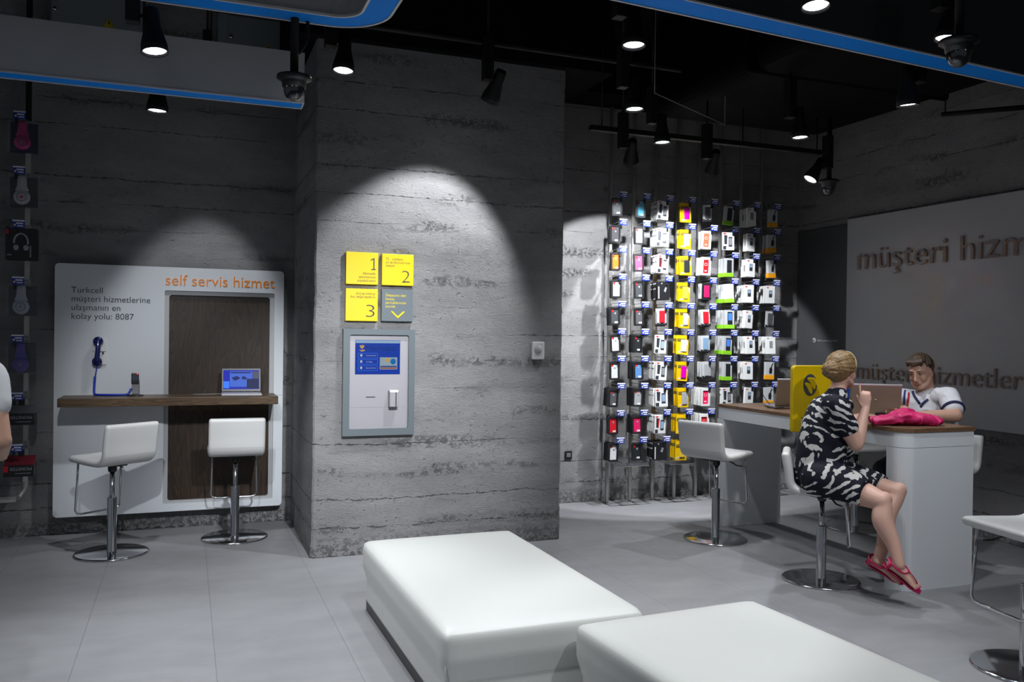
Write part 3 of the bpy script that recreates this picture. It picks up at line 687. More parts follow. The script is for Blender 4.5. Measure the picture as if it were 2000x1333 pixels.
stools = [
 ((-.478, 6.76, 0), R(127), 1.0, 'white bar stool at the wall shelf turned sideways, left one of two'),
 ((.374, 7.00, 0), R(90), 1.0, 'white bar stool seen from behind, in front of the wood niche'),
 ((3.956, 5.804, 0), R(22), 1.0, 'empty white bar stool at the far end of the table, before the racks'),
 ((3.965, 4.60, 0), R(-40), .90, 'white bar stool the woman in the patterned dress sits on'),
 ((5.35, 5.80, 0), R(186), 1.0, 'white bar stool behind the table, its foot seen past the woman'),
 ((5.27, 4.86, 0), R(194), .95, 'white bar stool the man in the white polo sits on'),
 ((3.86, 3.02, 0), R(172), 1.02, 'white bar stool cut off by the right edge of the picture'),
]
for i, (l, rz, k, lab) in enumerate(stools):
    o = st if i == 0 else dup(st)
    o.location = l; o.rotation_euler = (0, 0, rz); o.scale = (1, 1, k); o['label'] = lab

# ================================================================== benches
def bench(name, loc, rz, L, label):
    t = thing(name, label, 'bench', loc, rz, 'white leather benches')
    bm = B(); W, H = .93, .405
    # soft box: grid rounded by a superellipse, top slightly crowned
    g = bmesh.ops.create_cube(bm, size=1)
    bmesh.ops.subdivide_edges(bm, edges=bm.edges[:], cuts=14, use_grid_fill=True)
    r = .045
    for v in bm.verts:
        x, y, z = v.co.x*2, v.co.y*2, v.co.z*2
        f = lambda q: math.copysign(abs(q)**.55, q) if abs(q) < 1 else q
        x, y, z = f(x)*W/2, f(y)*L/2, f(z)*(H-.05)/2
        c = Vector((max(-W/2+r, min(W/2-r, x)), max(-L/2+r, min(L/2-r, y)), max(-(H-.05)/2+.02, min((H-.05)/2-r, z))))
        dlt = Vector((x, y, z))-c
        if dlt.length > 1e-6:
            rr = r if z > 0 else .02
            if abs(dlt.x)+abs(dlt.y)+abs(dlt.z) > 1e-6: dlt = dlt.normalized()*rr if dlt.length > rr*.9 else dlt
        q = c+dlt
        if q.z > .12: q.z += .012*(1-(2*q.x/W)**4)*(1-(2*q.y/L)**4)
        v.co = q+Vector((0, 0, .05+(H-.05)/2))
    o = obj('cushion', bm, LEA, t, local=True, smooth=True)
    bm = B(); 
    for sx in (-1, 1): rod(bm, [(sx*(W/2-.0165), -(L/2-.0165), .09), (sx*(W/2-.0165), -(L/2-.0165), H-.07)], .003, 6)
    obj('seam', bm, mat('seam_thread', (.42, .43, .41, 1), .6), t, local=True)
    obj('plinth', one(bx, -W/2+.03, W/2-.03, -L/2+.03, L/2-.03, 0, .06), BLP, t, local=True)
bench('bench', (1.435, 4.135, 0), R(0.5), 1.66, 'white leather bench nearest the column, seen whole')
bench('bench', (2.04, 2.46, 0), R(3.5), 1.66, 'white leather bench in the foreground, cut by the lower edge')

# ================================================================== tables
def make_table(loc, label):
    t = thing('high_table', label, 'table', loc, 0, 'white high tables with wooden tops')
    X0, X1, Y0, Y1 = 0, .612, 0, 2.06
    def outline(i, r): 
        o = rrect(X0+i, X1-i, Y0+i, Y1-i, r, 8); return o
    # only the two corners on the customers' side are rounded
    def corner(i, r):
        x0, x1, y0, y1 = X0+i, X1-i, Y0+i, Y1-i; o = [(x1, y0), (x1, y1)]
        for k in range(9): a = R(90+90*k/8); o.append((x0+.03+.03*math.cos(a), y1-.03+.03*math.sin(a)))
        for k in range(9): a = R(180+90*k/8); o.append((x0+r+r*math.cos(a), y0+r+r*math.sin(a)))
        return o
    bm = B(); prism(bm, corner(0, .11), 'z', 1.012, 1.038); obj('tabletop', bm, MWT, t, local=True)
    bm = B(); prism(bm, corner(.008, .10), 'z', .915, 1.0115); obj('apron', bm, LAC, t, local=True)
    bm = B()
    o = [(X1-.008, .008), (X1-.008, .15)]+[(.008, .15)]+[(.008+.10+.10*math.cos(R(180+90*k/8)), .008+.10+.10*math.sin(R(180+90*k/8))) for k in range(9)]
    prism(bm, o, 'z', 0, .9125); obj('leg', bm, LAC, t, local=True)
    obj('leg', one(rbox, .008, X1-.008, Y1-.105, Y1-.008, 0, .9125, .004), LAC, t, local=True)
    return t
tb = make_table((4.25, 4.195, 0), 'long white high table with a walnut top in front of the rack wall')
tb2 = dup(tb, (4.262, 1.22, 0), 0, 'white high table cut off by the right edge of the picture')

lt = mat('laptop_bronze_lid', (.30, .24, .19, 1), .38, .4)
t, L, Mr = laptop('laptop', 'bronze laptop with its lid towards the woman, the man working at it', (4.575, 4.79, 1.038), R(151.5), w_=.34, d_=.22, h_=.235, tilt=14, lid=lt)
lidpart('lid_rim', one(rbox, -.171, .171, -.006, .0085, .226, .238, .003), mat('bright_rim', (.6, .6, .62, 1), .3, .5), L, Mr)
bm = B(); lathe(bm, [(0, .001), (.010, .001), (.010, 0), (0, 0)], n=16, M4=Matrix.Rotation(-PI/2, 4, 'X'))
for v in bm.verts: v.co += Vector((0, .008, .12))
lidpart('round_emblem', bm, mat('copper_emblem', (.55, .36, .2, 1), .3, .6), L, Mr)
t, L, Mr = laptop('laptop', 'bronze laptop standing unused at the far end of the table', (4.60, 5.67, 1.038), R(165), w_=.34, d_=.22, h_=.225, tilt=14, lid=lt)
lidpart('lid_rim', one(rbox, -.171, .171, -.006, .0085, .216, .228, .003), M['bright_rim'], L, Mr)
bm = B(); lathe(bm, [(0, .001), (.010, .001), (.010, 0), (0, 0)], n=16, M4=Matrix.Rotation(-PI/2, 4, 'X'))
for v in bm.verts: v.co += Vector((0, .008, .12))
lidpart('round_emblem', bm, M['copper_emblem'], L, Mr)
bm = B(); rod(bm, [(4.50, 5.68, 1.05), (4.42, 5.70, 1.043), (4.40, 5.76, 1.043), (4.47, 5.80, 1.043), (4.44, 5.86, 1.13), (4.42, 5.87, 1.20)], .003, 6, sub=6); tag(obj('laptop_cable', bm, BLP), 'black security cable curling beside the far bronze laptop', 'cable')

# dividers
t = thing('table_divider', 'yellow upright divider with a round dark bird emblem on the table', 'divider', (4.3, 5.0, .95))
def notch(x0, x1, z0, zt, z1, xn, r=.03):
    o = [(x1, zt), (x1, z1)]
    o += [(x0+r+r*math.cos(R(90+90*k/6)), z1-r+r*math.sin(R(90+90*k/6))) for k in range(7)]
    o += [(x0+.015+.015*math.cos(R(180+90*k/4)), z0+.015+.015*math.sin(R(180+90*k/4))) for k in range(5)]
    o += [(xn, z0), (xn, zt)]
    return o
bm = B(); prism(bm, notch(4.028, 4.42, .938, 1.039, 1.412, 4.105), 'y', 4.985, 5.02); o = obj('panel', bm, YEL2, t)
bv = o.modifiers.new('bevel', 'BEVEL'); bv.width = .006; bv.segments = 2; bv.limit_method = 'ANGLE'
cx, cz = 4.176, 1.273
bm = B(); prism(bm, [(cx+.060*math.cos(R(a)), cz+.078*math.sin(R(a))) for a in range(0, 360, 12)], 'y', 4.983, 4.986); obj('emblem_disc', bm, mat('emblem_dark', (.05, .055, .06, 1), .5), t)
def crescent(bm, pts, r):
    sweep(bm, [tuple(q) for q in catmull([(x, 4.982, z) for x, z in pts], 5)], [circ(max(r*math.sin(PI*(i+.6)/(5*(len(pts)-1)+1.2))**.7, .002), .0015, 10) for i in range(5*(len(pts)-1)+1)])
bm = B()
crescent(bm, [(4.150, 1.318), (4.185, 1.305), (4.205, 1.275), (4.215, 1.240)], .022)
crescent(bm, [(4.128, 1.285), (4.160, 1.268), (4.178, 1.238), (4.186, 1.208)], .020)
crescent(bm, [(4.200, 1.325), (4.222, 1.300), (4.232, 1.270)], .010)
obj('emblem_birds', bm, YEL2, t)
t = thing('table_divider', 'blue upright divider seen behind the woman and her raised arm', 'divider', (4.6, 5.12, 1.038))
bm = B(); prism(bm, rrect(4.44, 4.625, 1.039, 1.29, .02, 4), 'y', 5.09, 5.115); obj('panel', bm, mat('blue_lacquer', (.004, .05, .38, 1), .4), t)
bm = B(); rbox(bm, 4.44, 4.63, 5.115, 5.16, 1.039, 1.06, .004); obj('foot', bm, BLP, t)

# handbag
bm = B()
bag = thing('handbag', 'bright pink crumpled handbag lying on the near end of the table', 'handbag', (4.47, 4.42, 1.038))
Pk = mat('pink_bag_fabric', (.55, .010, .12, 1), .55, bump=.25, bscale=40)
limb(bm, [(4.275, 4.475, 1.066, .062, .027), (4.34, 4.45, 1.072, .085, .032), (4.45, 4.42, 1.080, .090, .038), (4.56, 4.39, 1.082, .090, .042), (4.64, 4.36, 1.072, .075, .033), (4.69, 4.335, 1.062, .052, .022)], 6, 16, side=(.35, .94, 0))
limb(bm, [(4.39, 4.49, 1.088, .03, .02), (4.48, 4.47, 1.115, .045, .025), (4.56, 4.45, 1.125, .03, .02), (4.60, 4.44, 1.105, .02, .015)], 5, 12, side=(.35, .94, 0))
limb(bm, [(4.33, 4.40, 1.095, .02, .012), (4.42, 4.36, 1.105, .022, .012), (4.47, 4.35, 1.09, .02, .01)], 5, 12, side=(.35, .94, 0))
def crumple(me, off):
    for v in me.vertices:
        n = noise.noise_vector((v.co+off)*11)*.017+noise.noise_vector((v.co+off)*24)*.007
        q = v.co+off; cr = abs(noise.noise(Vector((q.x*9+q.y*4, q.y*3, q.z*5)))); v.co += Vector((n.x, n.y, n.z*.9-max(0, .10-cr)*.16))
        if v.co.z+off.z < 1.041: v.co.z = 1.041-off.z
remeshed('bag_body', bm, .005, Pk, bag, post=crumple, smooth_it=3)
bm = B(); rod(bm, [(4.40, 4.50, 1.115), (4.44, 4.52, 1.135), (4.49, 4.51, 1.135), (4.50, 4.48, 1.125)], .005, 8, sub=5); rod(bm, [(4.42, 4.52, 1.11), (4.46, 4.54, 1.13), (4.51, 4.52, 1.13)], .004, 8, sub=5)
obj('strap_rings', bm, mat('gold_metal', (.55, .42, .22, 1), .3, .9), bag)
obj('black_tag', one(rbox, 4.335, 4.40, 4.505, 4.53, 1.095, 1.115, .004), BLP, bag)

# ================================================================== right wall board
t = thing('wall_board', 'large grey wall board with copper edged letters', 'wall panel', (6.1, 5.3, .885))
obj('board', one(rbox, 6.045, 6.098, 3.75, 6.715, .885, 2.778, .004), GRP, t)
LG = mat('letter_face', (.27, .24, .23, 1), .35); LC = mat('copper_letter_edge', (.78, .36, .15, 1), .35, .3)
def copper(bm):
    for f in bm.faces: f.material_index = 0 if abs(f.normal.x) > .8 else 1
    return bm
b1 = text_bm('müşteri hizmetleri', 6.555, 6.555+2.54, 2.478, y=6.030, depth=.014, face='-x', height=.270, thin=-.004); b1.normal_update()
obj('heading', copper(b1), [LG, LC], t)
b2 = text_bm('müşteri hizmetleri', 6.555, 6.555+1.80, 1.385, y=6.034, depth=.010, face='-x', height=.205, thin=-.004); b2.normal_update()
obj('lettering', copper(b2), [LG, LC], t)
# ================================================================== accessory racks
ordn = ['top', 'second', 'third', 'fourth', 'fifth', 'sixth', 'seventh', 'eighth', 'ninth', 'lowest']
PX = [3.805+.2475*i for i in range(8)]
for a in range(4):
    lab = ['leftmost', 'second from left', 'third from left', 'rightmost'][a]
    t = thing('display_rack', 'tall dark chrome rack of two wall posts, %s of four' % lab, 'display rack', ((PX[2*a]+PX[2*a+1])/2, 7.42, 0), 0, 'dark chrome accessory racks')
    for i in (2*a, 2*a+1):
        obj('post', one(rbox, PX[i]-.015, PX[i]+.015, 7.385, 7.41, .005, 3.8, .003), DCH, t)
        o = obj('foot_plate', one(rbox, PX[i]-.10, PX[i]+.02, 7.40, 7.485, 0, .006, .002), DCH, t)
        obj('wall_bracket', one(rbox, PX[i]-.01, PX[i]+.01, 7.41, 7.499, 3.0, 3.03, .003), DCH, t)
        obj('wall_bracket', one(rbox, PX[i]-.01, PX[i]+.01, 7.41, 7.499, .30, .33, .003), DCH, t)
    bm = B(); rbox(bm, PX[2*a]-.015, PX[2*a]+.015, 7.08, 7.39, .395, .43, .003); rbox(bm, PX[2*a+1]-.015, PX[2*a+1]+.015, 7.08, 7.39, .395, .43, .003); rbox(bm, PX[2*a]-.015, PX[2*a+1]+.015, 7.055, 7.085, .395, .43, .003)
    obj('bottom_bar', bm, CHR, t)

TAGB = mat('price_tag_blue', (.012, .035, .32, 1), .4); TAGW = mat('price_tag_white', (.72, .74, .80, 1), .4); TAGY = mat('price_tag_dot', (.75, .62, .25, 1), .4)
def make_hook():
    t = thing('display_hook', 'x', 'display hook', (0, 0, 0), 0, 'price tagged hooks on the accessory racks')
    bm = B(); rod(bm, [(0, 0, .01), (-.045, -.26, .01), (-.048, -.275, .02)], .003, 6); rod(bm, [(0, 0, .04), (-.04, -.27, .04)], .0025, 6); rbox(bm, -.02, .02, -.006, .0, -.01, .05, .002); obj('prong', bm, DCH, t, local=True)
    obj('tag_clip', one(rbox, -.052, -.030, -.282, -.268, -.035, .03, .002), BLP, t, local=True)
    g = obj('price_tag', one(rbox, -.060, .020, -.290, -.285, .000, .058, .002), TAGB, t, local=True)
    bm = B(); bx(bm, -.059, .019, -.2915, -.290, .046, .057); bx(bm, -.036, .010, -.2915, -.290, .027, .038); bx(bm, -.028, .010, -.2915, -.290, .010, .018); obj('tag_print', bm, TAGW, g, local=True)
    bm = B(); ball(bm, (-.044, -.291, .020), (.008, .001, .008), 8); obj('tag_dot', bm, TAGY, g, local=True)
    return t
hook0 = make_hook()

PW = mat('box_white', (.68, .68, .67, 1), .45); PK = mat('box_black', (.012, .012, .014, 1), .35); PY_ = mat('bag_yellow', (.72, .44, .0, 1), .4); PG = mat('label_green', (.22, .52, .02, 1), .45)
PO = mat('label_orange', (.75, .32, .01, 1), .45); PRD = mat('badge_red', (.55, .015, .02, 1), .45); PCL = mat('clear_blister', (.42, .43, .44, 1), .15); PPH = mat('picture_dark', (.03, .035, .045, 1), .35); PSC = mat('picture_screen', (.25, .36, .50, 1), .3)
PGR = mat('picture_grey', (.22, .23, .24, 1), .4); PDG = mat('frame_grey', (.07, .075, .085, 1), .3); PYD = mat('bag_dark_window', (.16, .12, .02, 1), .35)
def cm_(nm, *c): return mat('insert_'+nm, (*c, 1), .35)
IN = dict(dark=cm_('dark', .05, .055, .06), smoke=cm_('smoke', .075, .075, .08), white=cm_('white', .62, .63, .64), orange=cm_('orange', .85, .12, .005), cyan=cm_('cyan', .10, .42, .60), pink=cm_('pink', .75, .06, .14), blue=cm_('blue', .08, .20, .42),
          grey=cm_('grey', .32, .33, .34), red=cm_('red', .55, .01, .02), crimson=cm_('crimson', .60, .01, .10), black=cm_('black', .015, .018, .02), magenta=cm_('magenta', .55, .0, .35), silver=cm_('silver', .48, .50, .52), coral=cm_('coral', .80, .12, .06),
          wine=cm_('wine', .35, .01, .015), hot=cm_('hot', .80, .01, .09), yellow=cm_('yellow', .70, .50, .05), clearblue=cm_('clearblue', .16, .26, .38))
# package builders, local frame: hung at the origin, front towards -y
def pk_blister(t, c):
    f = PDG if c == 'cyan' else PK
    bm = B(); ring(bm, rrect(-.049, .049, -.172, -.004, .012, 3), rrect(-.034, .034, -.156, -.022, .006, 3), 'y', -.022, 0); obj('frame', bm, f, t, local=True)
    obj('insert', one(rbox, -.036, .036, -.014, -.002, -.158, -.020, .002), IN[c], t, local=True)
    bm = B(); bx(bm, -.002, .028, -.0155, -.014, -.152, -.136); obj('white_label', bm, PW, t, local=True)
    bm = B(); ball(bm, (-.020, -.0145, -.036), (.011, .0012, .014), 10); obj('badge', bm, PRD, t, local=True)
    bm = B(); ball(bm, (.004, -.0145, -.062), (.010, .0012, .010), 10); obj('camera_hole', bm, PGR, t, local=True)
def pk_phonebox(t, c):
    obj('box', one(rbox, -.062, .062, -.020, 0, -.178, -.004, .002), PW, t, local=True)
    bm = B(); prism(bm, [(-.045, -.118), (-.018, -.122), (-.012, -.035), (-.047, -.030)], 'y', -.0215, -.020); obj('case_picture', bm, PPH if c != 'red' else PK, t, local=True)
    if c == 'red': obj('case_stripe', one(bx, -.030, -.020, -.0222, -.0215, -.112, -.042), PRD, t, local=True)
    q = obj('phone_picture', one(rbox, 0, .040, -.0222, -.020, -.145, -.048, .002), PPH, t, local=True)
    obj('phone_display', one(bx, .004, .036, -.0228, -.0222, -.128, -.062), PSC if c != 'grey' else PGR, q, local=True)
    bm = B(); ball(bm, (-.040, -.0205, -.018), (.017, .001, .007), 10); obj('badge', bm, PRD, t, local=True)
    obj('corner_picture', one(bx, -.058, -.026, -.0215, -.020, -.172, -.138), PPH, t, local=True)
def pk_bag(t, c):
    bm = B(); n = 9
    pts = [(-.060, -.185), (.060, -.190), (.062, -.10), (.058, -.004), (-.058, -.004), (-.062, -.1)]
    prism(bm, pts, 'y', -.012, 0); o = obj('bag', bm, PY_, t, local=True)
    obj('header_window', one(rbox, -.055, .030, -.016, -.011, -.062, -.034, .003), PYD, t, local=True)
    obj('phone_case', one(rbox, -.018, .042, -.022, -.011, -.160, -.045, .006), IN[c], t, local=True)
    bm = B()
    for k in range(3): ring(bm, rrect(-.048+.018*k, -.034+.018*k, -.172, -.156, .005, 3), rrect(-.045+.018*k, -.037+.018*k, -.169, -.159, .003, 3), 'y', -.0135, -.012)
    bx(bm, .042, .052, -.0135, -.012, -.095, -.050); obj('white_print', bm, PW, t, local=True)
def pk_window(t, c):
    bm = B(); ring(bm, rrect(-.050, .050, -.178, -.004, .003, 3), rrect(-.030, .030, -.160, -.028, .006, 3), 'y', -.022, 0); obj('box', bm, PW, t, local=True)
    obj('phone_case', one(rbox, -.030, .030, -.014, -.002, -.160, -.028, .002), IN[c], t, local=True)
    bm = B(); ring(bm, rrect(-.014, .014, -.085, -.060, .008, 3), rrect(-.012, .012, -.083, -.062, .007, 3), 'y', -.0155, -.014); bx(bm, -.012, .012, -.0155, -.014, -.140, -.130); obj('case_print', bm, PW, t, local=True)
def pk_clear(t, c):
    obj('blister', one(rbox, -.046, .046, -.012, 0, -.165, -.004, .004), PCL if c != 'hot' else PK, t, local=True)
    obj('phone_case', one(rbox, -.026, .030, -.020, -.012, -.140, -.025, .006), IN[c], t, local=True)
    bm = B(); prism(bm, [(-.046, -.165), (.046, -.165), (.046, -.140), (.02, -.150), (0, -.142), (-.02, -.150), (-.046, -.138)], 'y', -.0225, -.011); obj('black_foot', bm, PK, t, local=True)
def pk_green(t, c):
    obj('box', one(rbox, -.052, .052, -.030, 0, -.150, -.004, .003), PCL if c != 'white' else PW, t, local=True)
    obj('green_band', one(rbox, -.053, .053, -.032, .001, -.185, -.148, .002), PG, t, local=True)
    q = obj('phone_case', one(rbox, -.022, .030, -.034, -.029, -.145, -.022, .008), IN['black'] if c in ('dark', 'blue') else IN['smoke'] if c != 'white' else IN['white'], t, local=True)
    if c == 'blue': obj('phone_display', one(bx, -.016, .024, -.0348, -.034, -.105, -.035), mat('picture_blue', (.06, .20, .75, 1), .3), q, local=True)
def pk_whitebox(t, c):
    obj('box', one(rbox, -.050, .050, -.028, 0, -.178, -.004, .002), PW, t, local=True)
    q = obj('device_picture', one(rbox, -.014, .020, -.0295, -.028, -.120, -.050, .001), PPH if c == 'dark' else PGR, t, local=True)
    if c == 'dark': obj('device_display', one(bx, -.010, .016, -.0302, -.0295, -.085, -.055), PSC, q, local=True)
    bm = B(); ball(bm, (-.028, -.0285, -.022), (.013, .001, .006), 10); obj('badge', bm, PRD if c == 'dark' else PGR, t, local=True)
def pk_orange(t, c):
    obj('box', one(rbox, -.048, .048, -.034, 0, -.135, -.004, .003), mat('box_pale_grey', (.45, .46, .47, 1), .3), t, local=True)
    obj('orange_band', one(rbox, -.049, .049, -.036, .001, -.178, -.133, .002), PO, t, local=True)
    bm = B(); limb(bm, [(.006, -.036, -.115, .014, .004), (.008, -.036, -.085, .017, .004), (.010, -.036, -.060, .012, .004)], 4, 10, side=(1, 0, 0)); rod(bm, [(.010, -.036, -.06), (.018, -.036, -.035), (.032, -.036, -.012)], .004, 6, sub=3); obj('charger', bm, PK, t, local=True)
def pk_black(t, c):
    obj('box', one(rbox, -.062, .062, -.024, 0, -.178, -.004, .002), PK, t, local=True)
    obj('white_spine', one(bx, -.058, -.048, -.0255, -.024, -.165, -.050), PW, t, local=True)
    bm = B(); prism(bm, [(.0, -.095), (.018, -.055), (.034, -.062), (.022, -.105)], 'y', -.0255, -.024); obj('product_picture', bm, PGR, t, local=True)
    bm = B(); ball(bm, (-.02, -.0245, -.022), (.008, .001, .008), 10); obj('badge', bm, PGR, t, local=True)
# plain followers of a stack, one mesh each: (builder, what it is called, thickness)
KIND = dict(bl=(pk_blister, 'black framed case', 'phone_case_package', .026), ph=(pk_phonebox, 'white boxed phone case', 'phone_case_box', .024), bg=(pk_bag, 'yellow bagged phone case', 'phone_case_bag', .030),
            wi=(pk_window, 'white window box', 'phone_case_box', .028), cl=(pk_clear, 'clear blister case', 'phone_case_package', .030), gr=(pk_green, 'green footed case box', 'phone_case_box', .036),
            wb=(pk_whitebox, 'white accessory box', 'accessory_box', .031), og=(pk_orange, 'orange footed charger box', 'charger_box', .040), bk=(pk_black, 'black accessory box', 'accessory_box', .030))
GRID = [
 [('bl', 'dark', 1), ('bl', 'smoke', 3), ('bl', 'orange', 2), ('bl', 'white', 2), ('bl', 'dark', 4), ('bl', 'white', 1), ('bl', 'silver', 1), ('bl', 'smoke', 5), ('bl', 'red', 3), ('bl', 'white', 4)],
 [('bl', 'cyan', 1), ('bl', 'silver', 1), ('bl', 'pink', 1), ('bl', 'dark', 1), ('bl', 'smoke', 1), ('bl', 'black', 4), ('bl', 'blue', 5), ('bl', 'grey', 5), ('bl', 'crimson', 5), ('bl', 'black', 1)],
 [('ph', 'grey', 6), ('ph', 'blue', 6), ('ph', 'red', 5), ('bk', '', 4), ('cl', 'red', 2), ('ph', 'blue', 1), ('ph', 'grey', 6), ('ph', 'blue', 6), ('ph', 'red', 6), ('bk', '', 5)],
 [('bg', 'magenta', 2), ('bg', 'silver', 2), ('bg', 'black', 3), ('bg', 'yellow', 2), ('bg', 'silver', 3), ('bg', 'white', 3), ('bg', 'magenta', 3), ('bg', 'grey', 3), ('bg', 'black', 4), ('bg', 'yellow', 4)],
 [('cl', 'smoke', 1), ('wi', 'coral', 3), ('wi', 'wine', 4), ('cl', 'hot', 3), ('cl', 'red', 3), ('cl', 'clearblue', 3), ('cl', 'grey', 3), ('wi', 'hot', 6), ('wi', 'red', 6)],
 [('gr', 'dark', 1), ('ph', 'grey', 1), ('gr', 'dark', 3), ('gr', 'white', 4), ('gr', 'blue', 4), ('gr', 'blue', 4), ('gr', 'dark', 2), ('ph', 'grey', 2), ('gr', 'dark', 1)],
 [('wb', '', 4), ('wb', 'dark', 2), ('wb', 'dark', 3), ('wb', 'dark', 6), ('wb', 'dark', 5), ('wb', 'dark', 6), ('wb', 'dark', 4), ('wb', 'dark', 1)],
 [('og', '', 1), ('og', '', 2), ('og', '', 1), ('wb', 'dark', 5), ('cl', 'smoke', 1), ('wb', '', 4), ('og', '', 1), ('og', '', 1)],
]
CW = dict(smoke='smoky', silver='silver', cyan='light blue', clearblue='clear blue', hot='hot pink', wine='dark red', dark='dark')
proto = {}; ntag = ['first', 'second', 'third', 'fourth', 'fifth', 'sixth', 'seventh', 'eighth']
firsth = True
for i, column_ in enumerate(GRID):
    for k, (kd, c, n) in enumerate(column_):
        z = 2.888-.2535*k
        where = '%s post from left, %s hook' % (ntag[i], ordn[k])
        h = hook0 if firsth else dup(hook0); firsth = False
        h.location = (PX[i], 7.385, z); h['label'] = 'chrome hook with blue price tag, '+where+(' down' if 0 < k < 9 else '')
        fn, nm, oname, th = KIND[kd]
        cw = CW.get(c, c)
        key = (kd, c)
        if key not in proto:
            t = thing(oname, 'x', 'phone case' if 'case' in oname else 'accessory package', (0, 0, 0)); fn(t, c); proto[key] = t; first = True
        else: t = dup(proto[key]); first = False
        yb = 7.135
        tilt = random.uniform(-.06, .06)
        sway = R(random.uniform(-14, 6))
        desc = (cw+' ' if cw and kd in ('bl', 'wi', 'cl', 'bg') else '')+nm
        t.location = (PX[i]-.078+random.uniform(-.012, .008), yb, z+.004); t.rotation_euler = (random.uniform(-.02, .05), tilt, sway)
        t['label'] = desc+(', frontmost, ' if n > 1 else ', alone, ')+where; t['group'] = 'packages on the '+ntag[i]+' rack post'
        # the ones behind it, each a thing of its own
        kb = ('b', kd)
        for q in range(1, n):
            if kb not in proto:
                H = .172 if kd in ('bl', 'cl') else .178
                W_ = dict(bl=.049, ph=.062, bg=.060, wi=.050, cl=.046, gr=.052, wb=.050, og=.048, bk=.062)[kd]
                bm = B(); mt = dict(bl=PK, ph=PW, bg=PY_, wi=PW, cl=PCL, gr=PCL, wb=PW, og=M.get('box_pale_grey', PW), bk=PK)[kd]; m2 = dict(bl=PDG, ph=PPH, bg=PYD, wi=PW, cl=PK, gr=PG, wb=PGR, og=PO, bk=PW)[kd]
                rbox(bm, -W_, W_, -.014, 0, -H, -.004, .003)
                if kd == 'gr' or kd == 'og': bx(bm, -W_-.001, W_+.001, -.015, .001, -H-.006, -H+.032, 1)
                elif kd == 'cl': bx(bm, -W_-.001, W_+.001, -.015, .001, -H-.002, -H+.022, 1)
                elif kd in ('ph', 'bk'):
                    for zz in ((-.030, -.018), (-.078, -.066), (-.172, -.166)): bx(bm, -W_-.0006, -W_+.004, -.014, -.004, *zz, 1)
                elif kd == 'bg': bx(bm, -W_-.0006, W_, -.0146, .0006, -.062, -.034, 1)
                elif kd == 'bl': ball(bm, (-.035, -.010, .004), (.008, .006, .008), 8, 1)
                else: bx(bm, -W_+.01, W_-.01, -.0146, -.013, -.12, -.06, 1)
                s_ = obj(oname, bm, [mt, m2]); s_['category'] = 'phone case' if 'case' in oname else 'accessory package'; proto[kb] = s_
            else: s_ = proto[kb].copy(); C.objects.link(s_)
            s_.location = (PX[i]-.078+random.uniform(-.006, .006)+.006*q, yb+.004+q*min(th*1.4, .205/max(n-1, 1)), z+.004); s_.rotation_euler = (0, tilt*.6+random.uniform(-.03, .03), sway*(.8-.1*q))
            s_['label'] = '%s behind the front one, %s' % (nm, where); s_['group'] = 'packages behind the front one, %s, %s hook' % (ntag[i]+' post', ordn[k])

# ------------------------------------------------------------------ headphone rack at the far left
HX = -1.128
t = thing('display_rack', 'bright metal headphone post at the far left edge', 'display rack', (HX, 7.42, 0))
obj('post', one(rbox, HX-.013, HX+.022, 7.385, 7.41, .40, 3.4, .003), mat('pale_post', (.50, .49, .45, 1), .4, .3), t)
obj('upper_post', one(rbox, HX-.015, HX+.023, 7.38, 7.415, 3.0, CZ, .003), BLK, t)
obj('wall_bracket', one(rbox, HX-.01, HX+.01, 7.41, 7.499, 2.0, 2.04, .003), DCH, t)
bm = B(); rod(bm, [(HX, 7.40, .44), (HX, 7.38, .38), (HX-.02, 7.25, .345)], .018, 10); rbox(bm, HX-.30, HX-.03, 7.21, 7.25, .32, .365, .004); obj('bottom_bar', bm, mat('pale_post', (0, 0, 0, 1)), t)
HZ = [3.155, 2.756, 2.367, 1.956, 1.536, 1.116, .741]
BLK_CARD = mat('black_card', (.012, .012, .014, 1), .35); CLB = mat('clear_box', (.10, .12, .12, 1), .12, coat=.6)
def headset(t, c, x=0, z=-.13):
    bm = B(); limb(bm, [(x, -.075, z+.11, .030, .010), (x, -.078, z+.05, .033, .012), (x, -.08, z+.015, .045, .014)], 5, 14, side=(1, 0, 0)); h = obj('headband', bm, c, t, local=True)
    bm = B(); lathe(bm, [(0, .022), (.030, .022), (.050, .016), (.056, .004), (.050, -.01), (0, -.01)], (x, -.078, z-.035), 28, M4=Matrix.Diagonal((1, 1, 1, 1)) @ Matrix.Rotation(PI/2, 4, 'X')); e = obj('ear_cup', bm, c, t, local=True)
    bm = B(); ring(bm, [(x+.032*math.cos(R(a)), z-.035+.032*math.sin(R(a))) for a in range(0, 360, 15)], [(x+.028*math.cos(R(a)), z-.035+.028*math.sin(R(a))) for a in range(0, 360, 15)], 'y', -.1015, -.099); obj('cup_ring', bm, PDG, e, local=True)
    return e
HC = dict(pink=mat('headphone_pink', (.55, .01, .20, 1), .3), white=mat('headphone_white', (.50, .49, .54, 1), .35), silver=mat('headphone_silver', (.42, .45, .52, 1), .35), violet=mat('headphone_violet', (.07, .05, .36, 1), .35))
spec = [('pink', 'pink headphones in a clear case, topmost on the far left post', IN['blue']), ('white', 'white headphones in a clear case with a red dot', CLB), ('box', 'black box picturing white headphones on the far left post', None),
        ('silver', 'silver headphones in a clear case, fourth on the far left post', CLB), ('violet', 'violet headphones in a clear case on the far left post', CLB), ('flat', 'flat black headphone box with a grey top flap', PGR), ('flat2', 'flat black headphone box with a red top flap, lowest on the left post', None)]
clearb = mat('clear_case', (.30, .34, .36, 1), .08, alpha=.16, spec=.8)
